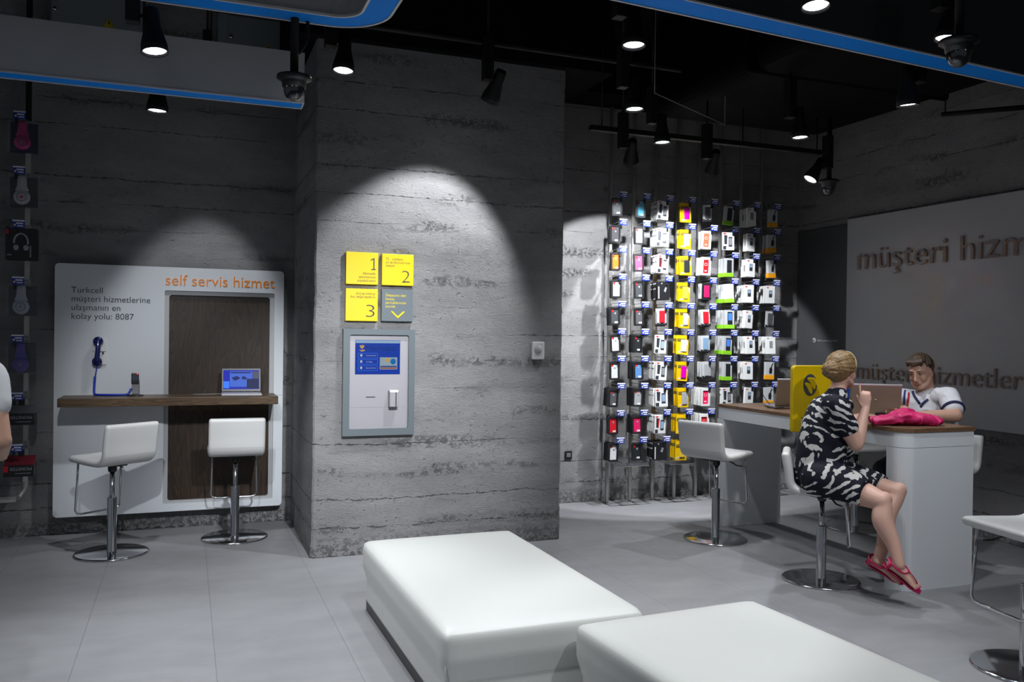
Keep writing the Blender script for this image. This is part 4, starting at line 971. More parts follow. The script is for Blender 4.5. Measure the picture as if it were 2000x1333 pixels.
for k, (kd, lab, cmt) in enumerate(spec):
    z = HZ[k]
    h = dup(hook0, (HX+.012, 7.385, z-.035), 0, 'hook with blue price tag above the '+' '.join(lab.split(',')[0].split(' on the')[0].split()[:8]))
    h['group'] = 'price tagged hooks on the headphone post'
    t = thing('headphone_package', lab, 'headphones', (HX+.005, 7.22, z-.03), 0, 'headphone packages on the left post')
    if kd in HC:
        bm = B(); rbox(bm, -.095, .095, -.105, .0, -.235, -.005, .006); obj('clear_case', bm, clearb, t, local=True)
        obj('back_card', one(rbox, -.090, .090, -.012, -.003, -.230, -.010, .003), mat('dark_card_'+kd, (.01, .015, .06, 1) if kd == 'pink' else (.03, .035, .04, 1), .3), t, local=True)
        e = headset(t, HC[kd])
        if kd != 'violet': pass
        bm = B(); ball(bm, (0, -.1015, -.165), (.011, .0015, .011), 12); obj('cup_emblem', bm, PRD if kd == 'white' else PGR, e, local=True)
        if kd == 'silver':
            bm = B(); ball(bm, (.055, -.09, -.03), (.018, .010, .012), 10); obj('black_plug', bm, PK, t, local=True)
    elif kd == 'box':
        b_ = obj('box', one(rbox, -.10, .10, -.10, 0, -.235, -.005, .003), BLK_CARD, t, local=True)
        bm = B(); pts = [(.045*math.cos(R(a)), -.1015, -.105+.062*math.sin(R(a))) for a in range(-15, 200, 12)]; rod(bm, pts, .007, 8)
        for sx in (-1, 1): ball(bm, (sx*.032, -.102, -.145), (.018, .004, .022), 12)
        obj('headphone_picture', bm, mat('print_pale', (.35, .35, .40, 1), .4), b_, local=True)
        obj('red_mark', one(bx, -.097, -.080, -.1012, -.100, -.05, -.015), PRD, b_, local=True)
        bm = B(); bx(bm, -.088, -.060, -.1012, -.100, -.205, -.195); bx(bm, .055, .066, -.1012, -.100, -.215, -.13); obj('small_print', bm, PGR, b_, local=True)
    else:
        b_ = obj('box', one(rbox, -.095, .100, -.13, 0, -.185, -.100, .003), BLK_CARD, t, local=True)
        bm = B(); prism(bm, [(-.13, -.100), (0, -.045), (0, -.100)], 'x', -.093, .098); obj('top_flap', bm, PGR if kd == 'flat' else mat('flap_red', (.20, .02, .035, 1), .35), t, local=True)
        obj('lettering', text_bm('MONSTER', -.055, .085, -.118, y=-.1305, depth=.001, height=.022, rot180=True), M['print_pale'] if 'print_pale' in M else PGR, b_, local=True)
        obj('small_print', one(bx, -.02, .08, -.1312, -.130, -.163, -.158), PGR, b_, local=True)
        obj('red_mark', one(bx, -.093, -.065, -.1312, -.130, -.150, -.105), PRD, b_, local=True)
        obj('hang_tab', one(rbox, -.02, .02, -.012, -.002, -.06, 0, .002), PK, t, local=True)
# ================================================================== people
def hand(bm, wr, d, n, s, curls, L=1.0, spread=0, thumb=(.5, .5), tl=1.0):
    """wr wrist point, d along the fingers, n out of the palm, s towards the thumb"""
    wr, d, n, s = Vector(wr), Vector(d).normalized(), Vector(n).normalized(), Vector(s).normalized()
    n = (n-d*n.dot(d)).normalized(); s = (s-d*s.dot(d)-n*s.dot(n)).normalized()
    k0 = wr+d*.088*L
    limb(bm, [(*(wr-d*.02), .024, .019), (*(wr+d*.02*L), .030, .016), (*(wr+d*.055*L), .040, .015), (*(k0-d*.004), .038, .012)], 4, 14, side=tuple(s))
    tips = []
    for i, (o, ln) in enumerate(((.029, .072), (.0098, .080), (-.0098, .075), (-.028, .060))):
        p = k0+s*o*L; dd = (d+s*spread*(1.5-i)*.12).normalized(); pts = [(*(p-dd*.02), .0095)]; c = curls[i]; ang = 0
        pts.append((*p, .0095))
        for j, f in enumerate((.45, .30, .25)):
            ang += c*(1, 1.15, .8)[j]; q = (dd*math.cos(ang)+n*math.sin(ang)); p = p+q*ln*f*L; pts.append((*p, (.0088, .0080, .0070)[j]))
        limb(bm, pts, 3, 10); tips.append((p, q))
    p = wr+d*.025*L+s*.028; td = (d*thumb[0]+s*thumb[1]+n*.35).normalized()
    pts = [(*(p-td*.012), .013), (*(p+td*.025*tl), .0125)]; p2 = p+td*.045*tl; td2 = (td*.75+d*.4+n*.15).normalized(); pts += [(*p2, .0105), (*(p2+td2*.028), .0085)]
    limb(bm, pts, 3, 10); tips.append((p2+td2*.030, td2))
    return tips
def frame(C_, f, up):
    f = Vector(f).normalized(); up = Vector(up); up = (up-f*up.dot(f)).normalized(); l = up.cross(f)
    return Matrix(((f.x, l.x, up.x, C_[0]), (f.y, l.y, up.y, C_[1]), (f.z, l.z, up.z, C_[2]), (0, 0, 0, 1)))
def add_local(bm, fn, Mx):
    b2 = B(); fn(b2); bmesh.ops.transform(b2, matrix=Mx, verts=b2.verts[:]); me = bpy.data.meshes.new('tmp'); b2.to_mesh(me); b2.free(); bm.from_mesh(me); bpy.data.meshes.remove(me)
def head_skin(b, k=1.0):
    ball(b, (-.010, 0, .030), (.095, .074, .088), 24); ball(b, (.028, 0, -.012), (.062, .061, .088), 24)
    limb(b, [(-.005, -.050, -.045, .022), (.030, -.046, -.072, .022), (.066, -.018, -.092, .020), (.072, 0, -.094, .021), (.066, .018, -.092, .020), (.030, .046, -.072, .022), (-.005, .050, -.045, .022)], 4, 12)
    ball(b, (.030, 0, -.068), (.050, .044, .030), 16)
    for s in (-1, 1):
        ball(b, (.056, s*.036, -.026), (.028, .024, .028), 14); ball(b, (-.004, s*.075, -.010), (.017, .008, .030), 12, rot=Matrix.Rotation(R(12), 3, 'Y'))
        limb(b, [(.080, s*.012, .026, .009), (.078, s*.034, .031, .010), (.066, s*.052, .024, .009)], 4, 10)
        ball(b, (.100, s*.011, -.034), (.009, .008, .007), 10)
        ball(b, (.0735, s*.031, .0165), (.0135, .0150, .0095), 12); ball(b, (.0725, s*.031, -.0045), (.0130, .0145, .0075), 12)
    limb(b, [(.084, 0, .022, .008), (.096, 0, -.004, .009), (.108, 0, -.028, .0115), (.098, 0, -.036, .009)], 5, 12)
    ball(b, (.082, 0, -.055), (.016, .028, .018), 14)
def face_parts(Mx, par, lip, brow, closed=False):
    e = B(); 
    for s in (-1, 1): add_local(e, lambda b: ball(b, (.0745, s*.031, .009), (.0105, .0125, .0105), 14), Mx)
    ey = obj('eyes', e, mat('eye_white', (.34, .31, .29, 1), .25), par)
    e = B()
    for s in (-1, 1): add_local(e, lambda b: ball(b, (.0812, s*.030, .0060), (.0042, .0060, .0056), 10), Mx)
    obj('irises', e, mat('iris_dark', (.03, .025, .02, 1), .2), ey)
    e = B()
    for s in (-1, 1):
        add_local(e, lambda b: limb(b, [(.0885, s*.013, .0295, .003, .0022), (.0880, s*.032, .0355, .0035, .0022), (.074, s*.052, .030, .0022, .0015)], 4, 8), Mx)
        add_local(e, lambda b: limb(b, [(.0845, s*.019, .0150, .0022), (.0860, s*.031, .0185, .0026), (.0790, s*.043, .0140, .0022)], 4, 8), Mx)
    obj('eyebrows', e, brow, par)
    e = B(); add_local(e, lambda b: limb(b, [(.0905, -.023, -.0570, .003, .003), (.0985, -.010, -.0535, .0055, .004), (.0995, 0, -.0550, .0050, .004), (.0985, .010, -.0535, .0055, .004), (.0905, .023, -.0570, .003, .003)], 4, 8), Mx)
    add_local(e, lambda b: limb(b, [(.0905, -.018, -.0600, .003), (.0975, 0, -.0640, .0055), (.0905, .018, -.0600, .003)], 4, 8), Mx)
    obj('lips', e, lip, par)
def hair_mat(name, a, b):
    n = NT(name, .45, spec=.4); v = n.scale(n.obj, (9, 9, 3)); f = n.noise(n.obj, 14, 3, .6, 2.5); g = n.noise(n.scale(n.obj, (60, 60, 12)), 2, 3, .6, 1.5)
    h = n.math('ADD', n.math('MULTIPLY', f, .6), n.math('MULTIPLY', g, .5)); n.put(n.b.inputs['Base Color'], n.ramp(h, [(.35, a), (.72, b)])); n.bump(h, .8, .006); return n.m
def strands(bm, paths, r0, r1, sub=5):
    for P in paths:
        k = len(P); limb(bm, [(*p, r0+(r1-r0)*i/(k-1)) for i, p in enumerate(P)], sub, 8)

# ------------------------------------------------------------------ the woman
wm = thing('person', 'woman with blonde bun in a black and white patterned dress, seated with one finger raised', 'person', (3.95, 4.5, .0))
RSH, REL, RWR = at(1633, 797, 4.41), at(1672, 868, 4.36), at(1691, 797, 4.40)
LSH, LEL, LWR = at(1640, 800, 4.76), Vector((4.36, 4.87, 1.00)), Vector((4.50, 4.80, 1.068))
HIPR, HIPL = Vector((3.91, 4.48, .690)), Vector((3.99, 4.62, .695))
KR, KL = at(1721, 980, 4.10), at(1750, 962, 4.19)
AR, AL = at(1756, 1105, 3.97), at(1716, 1096, 4.12)
TR = at(1795, 1141, 3.90)
HC_ = at(1645, 726, 4.58)
HM = frame(HC_, (.96, .22, -.05), (.05, 0, 1))
bm = B()
add_local(bm, head_skin, HM)
NB = at(1634, 775, 4.58)
nk = HM @ Vector((-.015, 0, -.05))
limb(bm, [(*(nk), .056), (*((nk+NB)/2), .052), (*(NB), .062), (*(NB-Vector((.01, 0, .04))), .09)], 5, 16)
limb(bm, [(*RSH, .062), (*(RSH.lerp(REL, .45)), .060), (*REL, .047), ], 5, 16)
limb(bm, [(*REL, .048), (*(REL.lerp(RWR, .30)), .046), (*(REL.lerp(RWR, .7)), .033), (*RWR, .026, .021)], 5, 14, side=(.6, -.6, 0))
limb(bm, [(*LSH, .052), (*LSH.lerp(LEL, .5), .048), (*LEL, .044)], 5, 14)
limb(bm, [(*LEL, .044), (*LEL.lerp(LWR, .4), .040), (*LWR, .024)], 5, 14)
tR = hand(bm, RWR, (-.05, .05, 1), (.55, .65, .1), (-.80, .45, 0), (.06, 1.05, 1.15, 1.2), L=.98, thumb=(.8, .35), tl=.8)
tL = hand(bm, LWR, (.95, -.30, -.12), (-.1, 0, -1), (.2, .95, 0), (.30, .30, .34, .38), L=.95, thumb=(.7, .6))
# legs
for H_, K_, A_, q in ((HIPR, KR, AR, 0), (HIPL, KL, AL, 1)):
    limb(bm, [(*H_, .100), (*H_.lerp(K_, .5), .088), (*H_.lerp(K_, .88), .066), (*K_, .060)], 6, 18)
    cf = K_.lerp(A_, .32)+Vector((-.02, .012, 0))
    limb(bm, [(*K_, .060), (*(K_.lerp(A_, .10)), .056), (*cf, .061), (*K_.lerp(A_, .68), .043), (*A_, .034)], 6, 18)
    ball(bm, tuple(K_+Vector((.012, -.01, .012))), .050, 14)
def foot(bm, A_, T_, up, side):
    A_, T_ = Vector(A_), Vector(T_); d = (T_-A_).normalized(); up = Vector(up); up = (up-d*up.dot(d)).normalized(); s = d.cross(up)*side
    heel = A_-d*.030-up*.035
    limb(bm, [(*(heel), .030, .028), (*(A_+d*.02-up*.022), .033, .030), (*(A_.lerp(T_, .55)-up*.020), .038, .022), (*(A_.lerp(T_, .85)-up*.026), .042, .014)], 5, 16, side=tuple(s))
    tips = []
    for i in range(5):
        o = .032-.0155*i; ln = (.050, .048, .043, .037, .030)[i]; r = (.0115, .0085, .008, .008, .0075)[i]
        p = A_.lerp(T_, .84)+s*o-up*.028; e = p+d*ln-up*.006
        limb(bm, [(*p, r), (*(p+d*ln*.6+up*.003), r), (*e, r*.85)], 3, 10); tips.append((e, d, up))
    return tips, d, up, s
upR = Vector((-.35, -.35, .85)); 
fR = foot(bm, AR, TR, (.10, -.60, .75), -1)
TL_ = at(1757, 1124, 4.02)
fL = foot(bm, AL, TL_, (-.3, -.5, .8), 1)
body = remeshed('body', bm, .0062, SKN, wm, smooth_it=3)
# hair, bun
HB = hair_mat('blonde_hair', (.055, .030, .012, 1), (.34, .215, .095, 1))
bm = B()
def combed(b, starts, end, c=(-.020, 0, .036), r=(.099, .085, .094), rr=random.Random(5), rad=.0065, lift=.002):
    """hair lying on the skull from each start direction to the end direction"""
    c = Vector(c); end = Vector(end).normalized()
    for s in starts:
        s = Vector(s).normalized(); P = []; l = rr.uniform(-.001, .005)+lift
        for k in range(6):
            t = k/5; d = s.lerp(end, t); d = (d+Vector((0, 0, .02*math.sin(t*PI)))).normalized()
            P.append(c+Vector((d.x*(r[0]+l), d.y*(r[1]+l), d.z*(r[2]+l))))
        strands(b, [P], rad*rr.uniform(.7, 1.15), rad*rr.uniform(.7, 1.0), 3)
def hair_cap(b):
    ball(b, (-.024, 0, .040), (.093, .081, .089), 28); ball(b, (-.045, 0, .0), (.070, .076, .078), 24)
    ball(b, (-.050, 0, -.045), (.043, .052, .038), 18)
    S = []
    for s in (-1, 1):
        for k in range(34):
            t = k/33; a = R(100-165*t)                     # from the parting over the temple down to the nape
            fx = .62*math.cos((t-.15)*1.5)-.55*max(0, t-.55)*2
            S.append((fx+.02*math.sin(k*5.1), s*max(.04, math.cos(a)) if t < .5 else s*(.98-.5*(t-.5)), math.sin(a)*.95))
    combed(b, S, (-1, 0, -.05))
    ball(b, (-.118, 0, .004), (.046, .052, .052), 20)
    for k in range(9):
        a0 = R(40*k); u = Vector((-.25, math.cos(a0), math.sin(a0))).normalized(); v = Vector((-1, .2*math.sin(a0), .2*math.cos(a0))); v = (v-u*v.dot(u)).normalized()
        strands(b, [[Vector((-.120, 0, .004))+(u*math.cos(t)+v*math.sin(t))*.054 for t in [R(-10+q*34) for q in range(6)]]], .0095, .0075, 4)
add_local(bm, hair_cap, HM)
remeshed('hair', bm, .0040, HB, wm, smooth_it=1)
bm = B(); add_local(bm, lambda b: rod(b, [(.022+.010*math.sin(t), .0870*math.cos(t), .036+.0965*math.sin(t)) for t in [R(a) for a in range(-10, 191, 10)]], .0035, 8), HM)
obj('headband', bm, mat('headband_beige', (.55, .45, .25, 1), .4), wm)
face_parts(HM, wm, mat('lips_rose', (.45, .12, .12, 1), .4), mat('brow_brown', (.10, .06, .03, 1), .7))
NP = mat('nail_pink', (.65, .02, .16, 1), .25)
bm = B()
for p_, q_ in tR[:4]+tL: ball(bm, tuple(Vector(p_)-Vector(q_)*.003+Vector((0, 0, .004))), (.006, .006, .005), 8)
obj('fingernails', bm, NP, wm)
bm = B()
for tips, d, u, s in (fR, fL):
    for e, d_, u_ in tips: ball(bm, tuple(e+u*.004), (.0075, .0075, .006), 8)
obj('toenails', bm, NP, wm)
bm = B(); rod(bm, [tuple(RWR+Vector((-.05, .05, 1)).normalized()*.10+Vector((.010*math.cos(t), .010*math.sin(t), .0))+Vector((.03, .02, .0))) for t in [R(a) for a in range(0, 361, 30)]], .0015, 6); obj('finger_ring', bm, CHR, wm)
# sandals
SP = mat('pink_sandal', (.50, .008, .09, 1), .35)
for nm, (tips, d, u, s), A_, T_ in (('r', fR, AR, TR), ('l', fL, AL, TL_)):
    bm = B(); A_, T_ = Vector(A_), Vector(T_)
    L_ = [A_-d*.060-u*.068, A_-d*.02-u*.066, A_.lerp(T_, .5)-u*.052, A_.lerp(T_, .9)-u*.046, T_+d*.045-u*.040]
    sweep(bm, [tuple(q) for q in L_], [rr_sec(a, .006, 3) for a in (.014, .030, .032, .040, .020)], side=tuple(s))
    sd = obj('sandal', bm, SP, wm)
    bm = B(); toe = A_.lerp(T_, .97)+s*.012-u*.020; top = A_.lerp(T_, .45)+u*.014
    def strap(P, r): sweep(bm, [tuple(q) for q in [Vector(x) for x in catmull([tuple(p) for p in P], 5)]], [circ(r, .003, 8)]*(5*(len(P)-1)+1))
    strap([toe-u*.014, toe+u*.006, A_.lerp(T_, .72)+u*.006, top], .0055)
    strap([top, A_.lerp(T_, .25)+s*.040+u*.0, A_-d*.03+s*.034-u*.010, A_-d*.056-u*.018, A_-d*.03-s*.034-u*.010, A_.lerp(T_, .25)-s*.040, top], .007)
    strap([A_-d*.035+s*.036-u*.055, A_-d*.040+s*.036-u*.02, A_-d*.060-u*.01, A_-d*.040-s*.036-u*.02, A_-d*.035-s*.036-u*.055], .010)
    obj('straps', bm, SP, sd)
# dress
def dress_mat():
    n = NT('zebra_dress_cloth', .75, spec=.2)
    x, y, z = n.sep(n.pos)
    u = n.math('ADD', n.math('MULTIPLY', x, .93), n.math('MULTIPLY', y, -.35))
    warp = n.noise(n.pos, 5.5, 2); warp2 = n.noise(n.pos, 22, 2)
    wg = n.math('MULTIPLY', n.math('SUBTRACT', .98, z), 4.0, clamp=True)
    uu = n.math('SUBTRACT', u, 2.1)
    b_ = n.math('MULTIPLY', n.math('SUBTRACT', z, n.math('MULTIPLY', n.math('SUBTRACT', n.math('MULTIPLY', wg, 1.15), .30), uu)), 112)
    b_ = n.math('ADD', b_, n.math('MULTIPLY', n.noise(n.pos, 3.6, 2), 26)); b_ = n.math('ADD', b_, n.math('MULTIPLY', warp2, 3.4))
    s_ = n.math('SINE', b_)
    cut = n.noise(n.pos, 12, 2, .55, .6)
    v = n.math('ADD', s_, n.math('MULTIPLY', n.math('SUBTRACT', cut, .50), 6.5))
    mask = n.ramp(n.math('SUBTRACT', v, .12), [(.42, 0), (.58, 1)])
    n.put(n.b.inputs['Base Color'], n.mix(mask, (.008, .009, .018, 1), (.55, .55, .53, 1)))
    n.bump(n.noise(n.pos, 18, 3), .35, .012)
    return n.m
DM = dress_mat()
bm = B()
W = lambda x, y, Y=4.58: tuple(at(x, y, Y))
SD = (.12, 1, 0)
limb(bm, [(*W(1602, 950), .185, .140), (*W(1603, 925), .200, .160), (*W(1604, 885), .178, .148), (*W(1613, 835), .178, .140), (*W(1622, 800), .175, .115), (*W(1630, 782), .135, .075), (*W(1634, 771), .085, .060)], 6, 28, side=SD)
limb(bm, [(*W(1628, 850, 4.50), .09, .07), (*W(1650, 850, 4.58), .10, .07), (*W(1640, 880, 4.62), .13, .09)], 5, 18)   # bust and front
for S_, E_, k in ((RSH, REL, 0), (LSH, LEL, 1)):
    limb(bm, [(*(S_+Vector((0, .05-.1*k, .025))), .060), (*(S_+Vector((.003, -.004+.008*k, .008))), .073), (*S_.lerp(E_, .30), .073), (*S_.lerp(E_, .52), .076)], 5, 20)
for H_, K_ in ((HIPR, KR), (HIPL, KL)):
    limb(bm, [(*(H_+Vector((-.06, 0, .0))), .130), (*(H_.lerp(K_, .25)+Vector((0, 0, .0))), .128), (*(H_.lerp(K_, .55)), .112), (*(H_.lerp(K_, .74)), .098)], 6, 24)
mid = HIPR.lerp(HIPL, .5); mk = KR.lerp(KL, .5)
limb(bm, [(*mid, .12), (*mid.lerp(mk, .4), .110, .10), (*mid.lerp(mk, .74), .09, .075)], 6, 20)
def flat_hem(me, off):
    # the hem ends in one plane across both thighs, the neckline too
    d = (mk-mid).normalized()
    lim = d.dot(mid.lerp(mk, .77))
    lo = W(1600, 978)[2]
    for v in me.vertices:
        p = v.co+off; e = d.dot(p)-lim
        if e > 0: v.co -= d*e*.9
        if p.z < .585 and p.x < 4.08: v.co.z += (.585-p.z)*.75
remeshed('dress', bm, .009, DM, wm, smooth_it=5, post=flat_hem)

# ------------------------------------------------------------------ the man
mn = thing('person', 'man in a white polo shirt with navy cuffs leaning over the laptop', 'person', (5.35, 4.75, 0))
MH = at(1798, 728, 4.80)
MM = frame(MH, (-.885, -.36, -.30), (-.33, -.04, 1))
SL, SR = at(1853, 776, 4.60), at(1757, 778, 4.98)       # his left (screen right) and right shoulder
EL = at(1866, 818, 4.47); EL.z = 1.082; EL.x = max(EL.x, 4.93)
WL = Vector((4.70, 4.60, 1.078)); ER = Vector((5.02, 5.10, 1.06)); WRr = at(1768, 801, 4.78)
bm = B(); add_local(bm, lambda b: head_skin(b), MM)
mc = at(1812, 775, 4.80); n0 = MM @ Vector((-.020, 0, -.055))
limb(bm, [(*n0, .062), (*n0.lerp(mc, .5), .060), (*mc, .066), (*(mc+Vector((.05, .0, -.05))), .08)], 5, 16)
limb(bm, [(*SL, .055), (*SL.lerp(EL, .5), .052), (*EL, .045)], 5, 16)
limb(bm, [(*EL, .046), (*EL.lerp(WL, .35), .043), (*EL.lerp(WL, .75), .032), (*WL, .027)], 5, 14)
limb(bm, [(*SR, .055), (*SR.lerp(ER, .5), .052), (*ER, .045)], 5, 14)
limb(bm, [(*ER, .045), (*ER.lerp(WRr, .4), .042), (*WRr, .028)], 5, 14)
tM1 = hand(bm, WL, (-.95, .20, -.02), (0, 0, -1), (0, .9, 0), (.25, .28, .3, .35), L=1.02, thumb=(.6, .7))
tM2 = hand(bm, WRr, (-.88, -.25, -.25), (0, -.1, -1), (.1, -.95, 0), (.55, .6, .6, .6), L=1.02, thumb=(.7, .5))
remeshed('body', bm, .0062, SKM, mn, smooth_it=3)
face_parts(MM, mn, mat('lips_man', (.40, .19, .14, 1), .5), mat('brow_dark', (.03, .018, .01, 1), .7))
HD = hair_mat('brown_hair', (.022, .013, .008, 1), (.105, .066, .038, 1))
bm = B()
def man_hair(b):
    ball(b, (-.024, 0, .046), (.090, .078, .082), 26); ball(b, (-.045, 0, .010), (.066, .075, .075), 22)
    rr = random.Random(3); crown = Vector((-.45, 0, .9))
    for k in range(150):
        a = rr.uniform(-PI, PI); reach = .62 if abs(a) < 1.0 else .82 if abs(a) < 1.5 else 1.15
        e_ = Vector((math.cos(a), math.sin(a)*.9, .55 if abs(a) < 1.1 else .12 if abs(a) < 1.7 else -.45)).normalized()
        t0 = rr.uniform(0, .55); P = []; l = rr.uniform(.001, .007)
        for q in range(4):
            t = t0+(1-t0)*min(1, (q/3)*rr.uniform(.85, 1.0)); d = crown.lerp(e_, t).normalized(); P.append(Vector((-.018, 0, .040))+Vector((d.x*(.096+l), d.y*(.081+l*.6), d.z*(.088+l))))
        strands(b, [P], .0075, .0045, 3)
    for k in range(12):
        y_ = -.055+.010*k; strands(b, [[(.045, y_*.9, .112), (.072, y_, .098), (.086-abs(y_)*.35, y_*1.03, .074+rr.uniform(-.004, .006))]], .0075, .004, 3)
add_local(bm, man_hair, MM)
remeshed('hair', bm, .0042, HD, mn, smooth_it=1)
PO_ = mat('white_polo_cotton', (.62, .62, .66, 1), .8, bump=.2, bscale=30)
bm = B()
ch = SL.lerp(SR, .5)+Vector((.05, .0, -.075)); pv = Vector((5.24, 4.86, .78)); LT = tuple((SR-SL).normalized())
limb(bm, [(*pv, .175, .13), (*pv.lerp(ch, .45), .180, .135), (*ch, .195, .130), (*(SL.lerp(SR, .5)+Vector((.03, 0, -.01))), .165, .085), (*(mc+Vector((.02, 0, -.01))), .090, .066)], 7, 28, side=LT)
for S_, E_, sg in ((SL, EL, 1), (SR, ER, -1)):
    limb(bm, [(*(S_.lerp(SL.lerp(SR, .5), .35)), .07), (*(S_+Vector((.0, 0, .004))), .070), (*S_.lerp(E_, .35), .073), (*S_.lerp(E_, .62), .074)], 5, 20)
def wrinkle(me, off):
    for v in me.vertices:
        q = v.co+off; k = 1-abs(noise.noise(Vector((q.x*7+q.z*3, q.y*9, q.z*6+q.y*4)))*2.2)
        v.co += v.normal*(max(0, k-.45)*.013-.004)
remeshed('polo_shirt', bm, .008, PO_, mn, smooth_it=4, post=wrinkle)
# cuffs, collar, placket, stripes
def cuff(S_, E_, nm):
    d = (E_-S_).normalized(); c = S_.lerp(E_, .60); bm = B()
    sweep(bm, [tuple(c+d*t) for t in (0, .004, .016, .020)], [circ(r, r, 24) for r in (.0745, .0780, .0780, .070)]); obj(nm, bm, NVY, mn)
cuff(SL, EL, 'sleeve_cuff'); cuff(SR, ER, 'sleeve_cuff')
fwd = Vector((-.93, -.30, 0)).normalized(); lat = Vector(LT)
cb = mc+fwd*.0
bm = B(); pts = []
for a in range(-150, 151, 15):
    t = R(a); pts.append(mc+Vector((.012, 0, .0))+(-fwd)*math.cos(t)*.084+lat*math.sin(t)*.092+Vector((0, 0, .026*math.cos(t)+.012)))
sweep(bm, [tuple(q) for q in pts], [rr_sec(.020, .004, 3)]*len(pts), side=(0, 0, 1)); obj('collar', bm, PO_, mn)
def on_chest(px, py, push=0):
    """point on the shirt front seen at a pixel: cast onto the shirt mesh"""
    o = Vector((0, 0, CAM_H)); d = (FW*FOC+RT*(px-1000)-UP*(py-667)).normalized(); return o, d
sh = [c for c in mn.children if c.name.startswith('polo')][0]
from mathutils.bvhtree import BVHTree
bv = BVHTree.FromPolygons([v.co+mn.location for v in sh.data.vertices], [tuple(p_.vertices) for p_ in sh.data.polygons])
def strip(P, wd, m_, nm):
    pts = []
    for px, py in catmull(P, 4):
        o, d = on_chest(px, py); h = bv.ray_cast(o, d)
        if h[0] is not None: pts.append(h[0]+h[1]*.002)
    if len(pts) > 2:
        bm = B(); sweep(bm, [tuple(q) for q in pts], [rr_sec(wd, .003, 2)]*len(pts), side=LT); obj(nm, bm, m_, mn)
strip([(1771, 750), (1767, 768), (1766, 790)], .007, mat('stripe_blue', (.01, .02, .20, 1), .6), 'blue_stripe')
strip([(1775, 768), (1774, 780), (1773, 796)], .008, mat('stripe_red', (.40, .01, .02, 1), .6), 'red_stripe')
strip([(1779, 757), (1786, 774), (1797, 790)], .009, NVY, 'placket')
strip([(1813, 781), (1804, 788), (1798, 796)], .010, NVY, 'placket')
TRO = mat('navy_trousers', (.008, .010, .022, 1), .8)
bm = B()
HL_, HR_ = Vector((5.24, 4.78, .74)), Vector((5.22, 4.97, .74)); k1, k2 = Vector((4.83, 4.70, .66)), Vector((4.86, 5.00, .64)); a1, a2 = Vector((5.00, 4.66, .33)), Vector((5.02, 5.02, .31))
limb(bm, [(5.25, 4.77, .76, .10), (5.26, 4.87, .78, .12), (5.25, 4.98, .76, .10)], 5, 20)
for h, k_, a_ in ((HL_, k1, a1), (HR_, k2, a2)):
    limb(bm, [(*h, .10), (*h.lerp(k_, .5), .088), (*k_, .068)], 6, 18); limb(bm, [(*k_, .068), (*k_.lerp(a_, .4), .062), (*a_, .050)], 6, 16)
remeshed('trousers', bm, .010, TRO, mn, smooth_it=4)
for a_ in (a1, a2):
    bm = B(); limb(bm, [(a_.x+.04, a_.y, a_.z-.03, .040, .040), (a_.x-.04, a_.y, a_.z-.04, .045, .035), (a_.x-.14, a_.y, a_.z-.05, .046, .028), (a_.x-.19, a_.y, a_.z-.055, .036, .022)], 5, 16, side=(0, 1, 0)); obj('shoe', bm, BLP, mn)

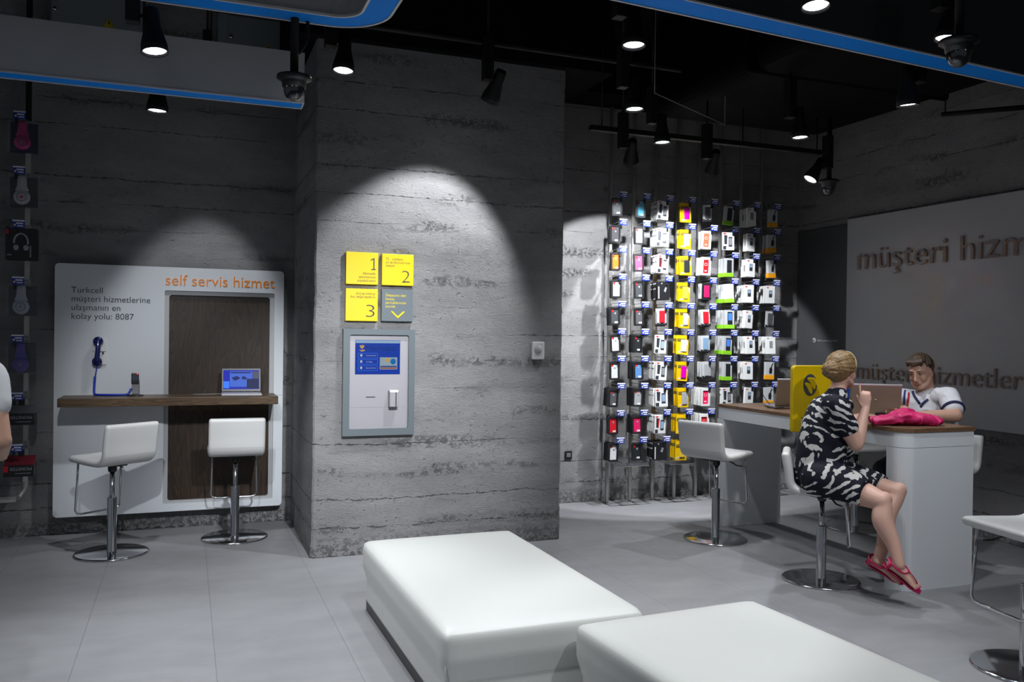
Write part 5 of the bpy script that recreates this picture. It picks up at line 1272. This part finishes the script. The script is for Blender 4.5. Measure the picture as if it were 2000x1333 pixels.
# ------------------------------------------------------------------ somebody at the left edge
DXP = .085
pn = thing('person', 'person in a white T-shirt at the left edge, only an arm in view', 'person', (-.93, 3.85, 0)); kids_before = set(bpy.data.objects)
ES = at(4, 700, 3.8)
sh_ = Vector((-.785, 3.78, 1.42)); el_ = Vector((-.735, 3.72, 1.175)); wr_ = Vector((-.775, 3.98, 1.09))
bm = B(); PM = frame((-.97, 3.85, 1.70), (-.25, .96, 0), (0, 0, 1)); add_local(bm, head_skin, PM)
limb(bm, [(-.97, 3.84, 1.66, .055), (-.96, 3.84, 1.56, .056), (-.95, 3.85, 1.48, .09)], 5, 16)
for sx in (1, -1):
    f = lambda v: Vector((-.95+(v.x+.95)*sx, v.y, v.z))
    a, b, c = f(sh_), f(el_), f(wr_)
    limb(bm, [(*a, .050), (*a.lerp(b, .5), .045), (*b, .040)], 5, 14); limb(bm, [(*b, .041), (*b.lerp(c, .4), .036), (*c, .025)], 5, 14)
    hand(bm, c, (-.1*sx, .9, .1), (-sx, 0, -.3), (0, -.2, 1), (.35, .4, .45, .5))
remeshed('body', bm, .0075, SKM, pn, smooth_it=3)
bm = B()
limb(bm, [(-.95, 3.85, .95, .17, .11), (-.95, 3.85, 1.12, .16, .11), (-.95, 3.85, 1.32, .175, .12), (-.95, 3.85, 1.45, .16, .09), (-.96, 3.84, 1.52, .08, .06)], 6, 24, side=(1, 0, 0))
for sx in (1, -1):
    f = lambda v: Vector((-.95+(v.x+.95)*sx, v.y, v.z)); a, b = f(sh_), f(el_)
    limb(bm, [(*(a+Vector((-.06*sx, 0, .01))), .065), (*(a+Vector((.0, 0, .0))), .064), (*a.lerp(b, .44), .062)], 5, 18)
remeshed('t_shirt', bm, .010, mat('white_cotton', (.62, .64, .66, 1), .85, bump=.3, bscale=14), pn, smooth_it=4)
bm = B()
for sx in (-1, 1): limb(bm, [(-.95+sx*.09, 3.85, .95, .10), (-.95+sx*.10, 3.86, .50, .07), (-.95+sx*.11, 3.85, .07, .055)], 6, 18)
limb(bm, [(-1.03, 3.85, .96, .11), (-.87, 3.85, .96, .11)], 4, 18)
remeshed('trousers', bm, .012, TRO, pn, smooth_it=4)
for sx in (-1, 1):
    bm = B(); limb(bm, [(-.95+sx*.11, 3.80, .045, .04, .04), (-.95+sx*.11, 3.90, .045, .045, .04), (-.95+sx*.11, 4.02, .035, .042, .03)], 5, 16, side=(1, 0, 0)); obj('shoe', bm, BLP, pn)
bm = B(); add_local(bm, lambda b: (ball(b, (-.022, 0, .045), (.094, .081, .084), 22), ball(b, (-.040, 0, .010), (.066, .077, .070), 18)), PM); remeshed('hair', bm, .008, HD, pn, smooth_it=1)

pn.location.x += DXP; pn.location.z -= .0
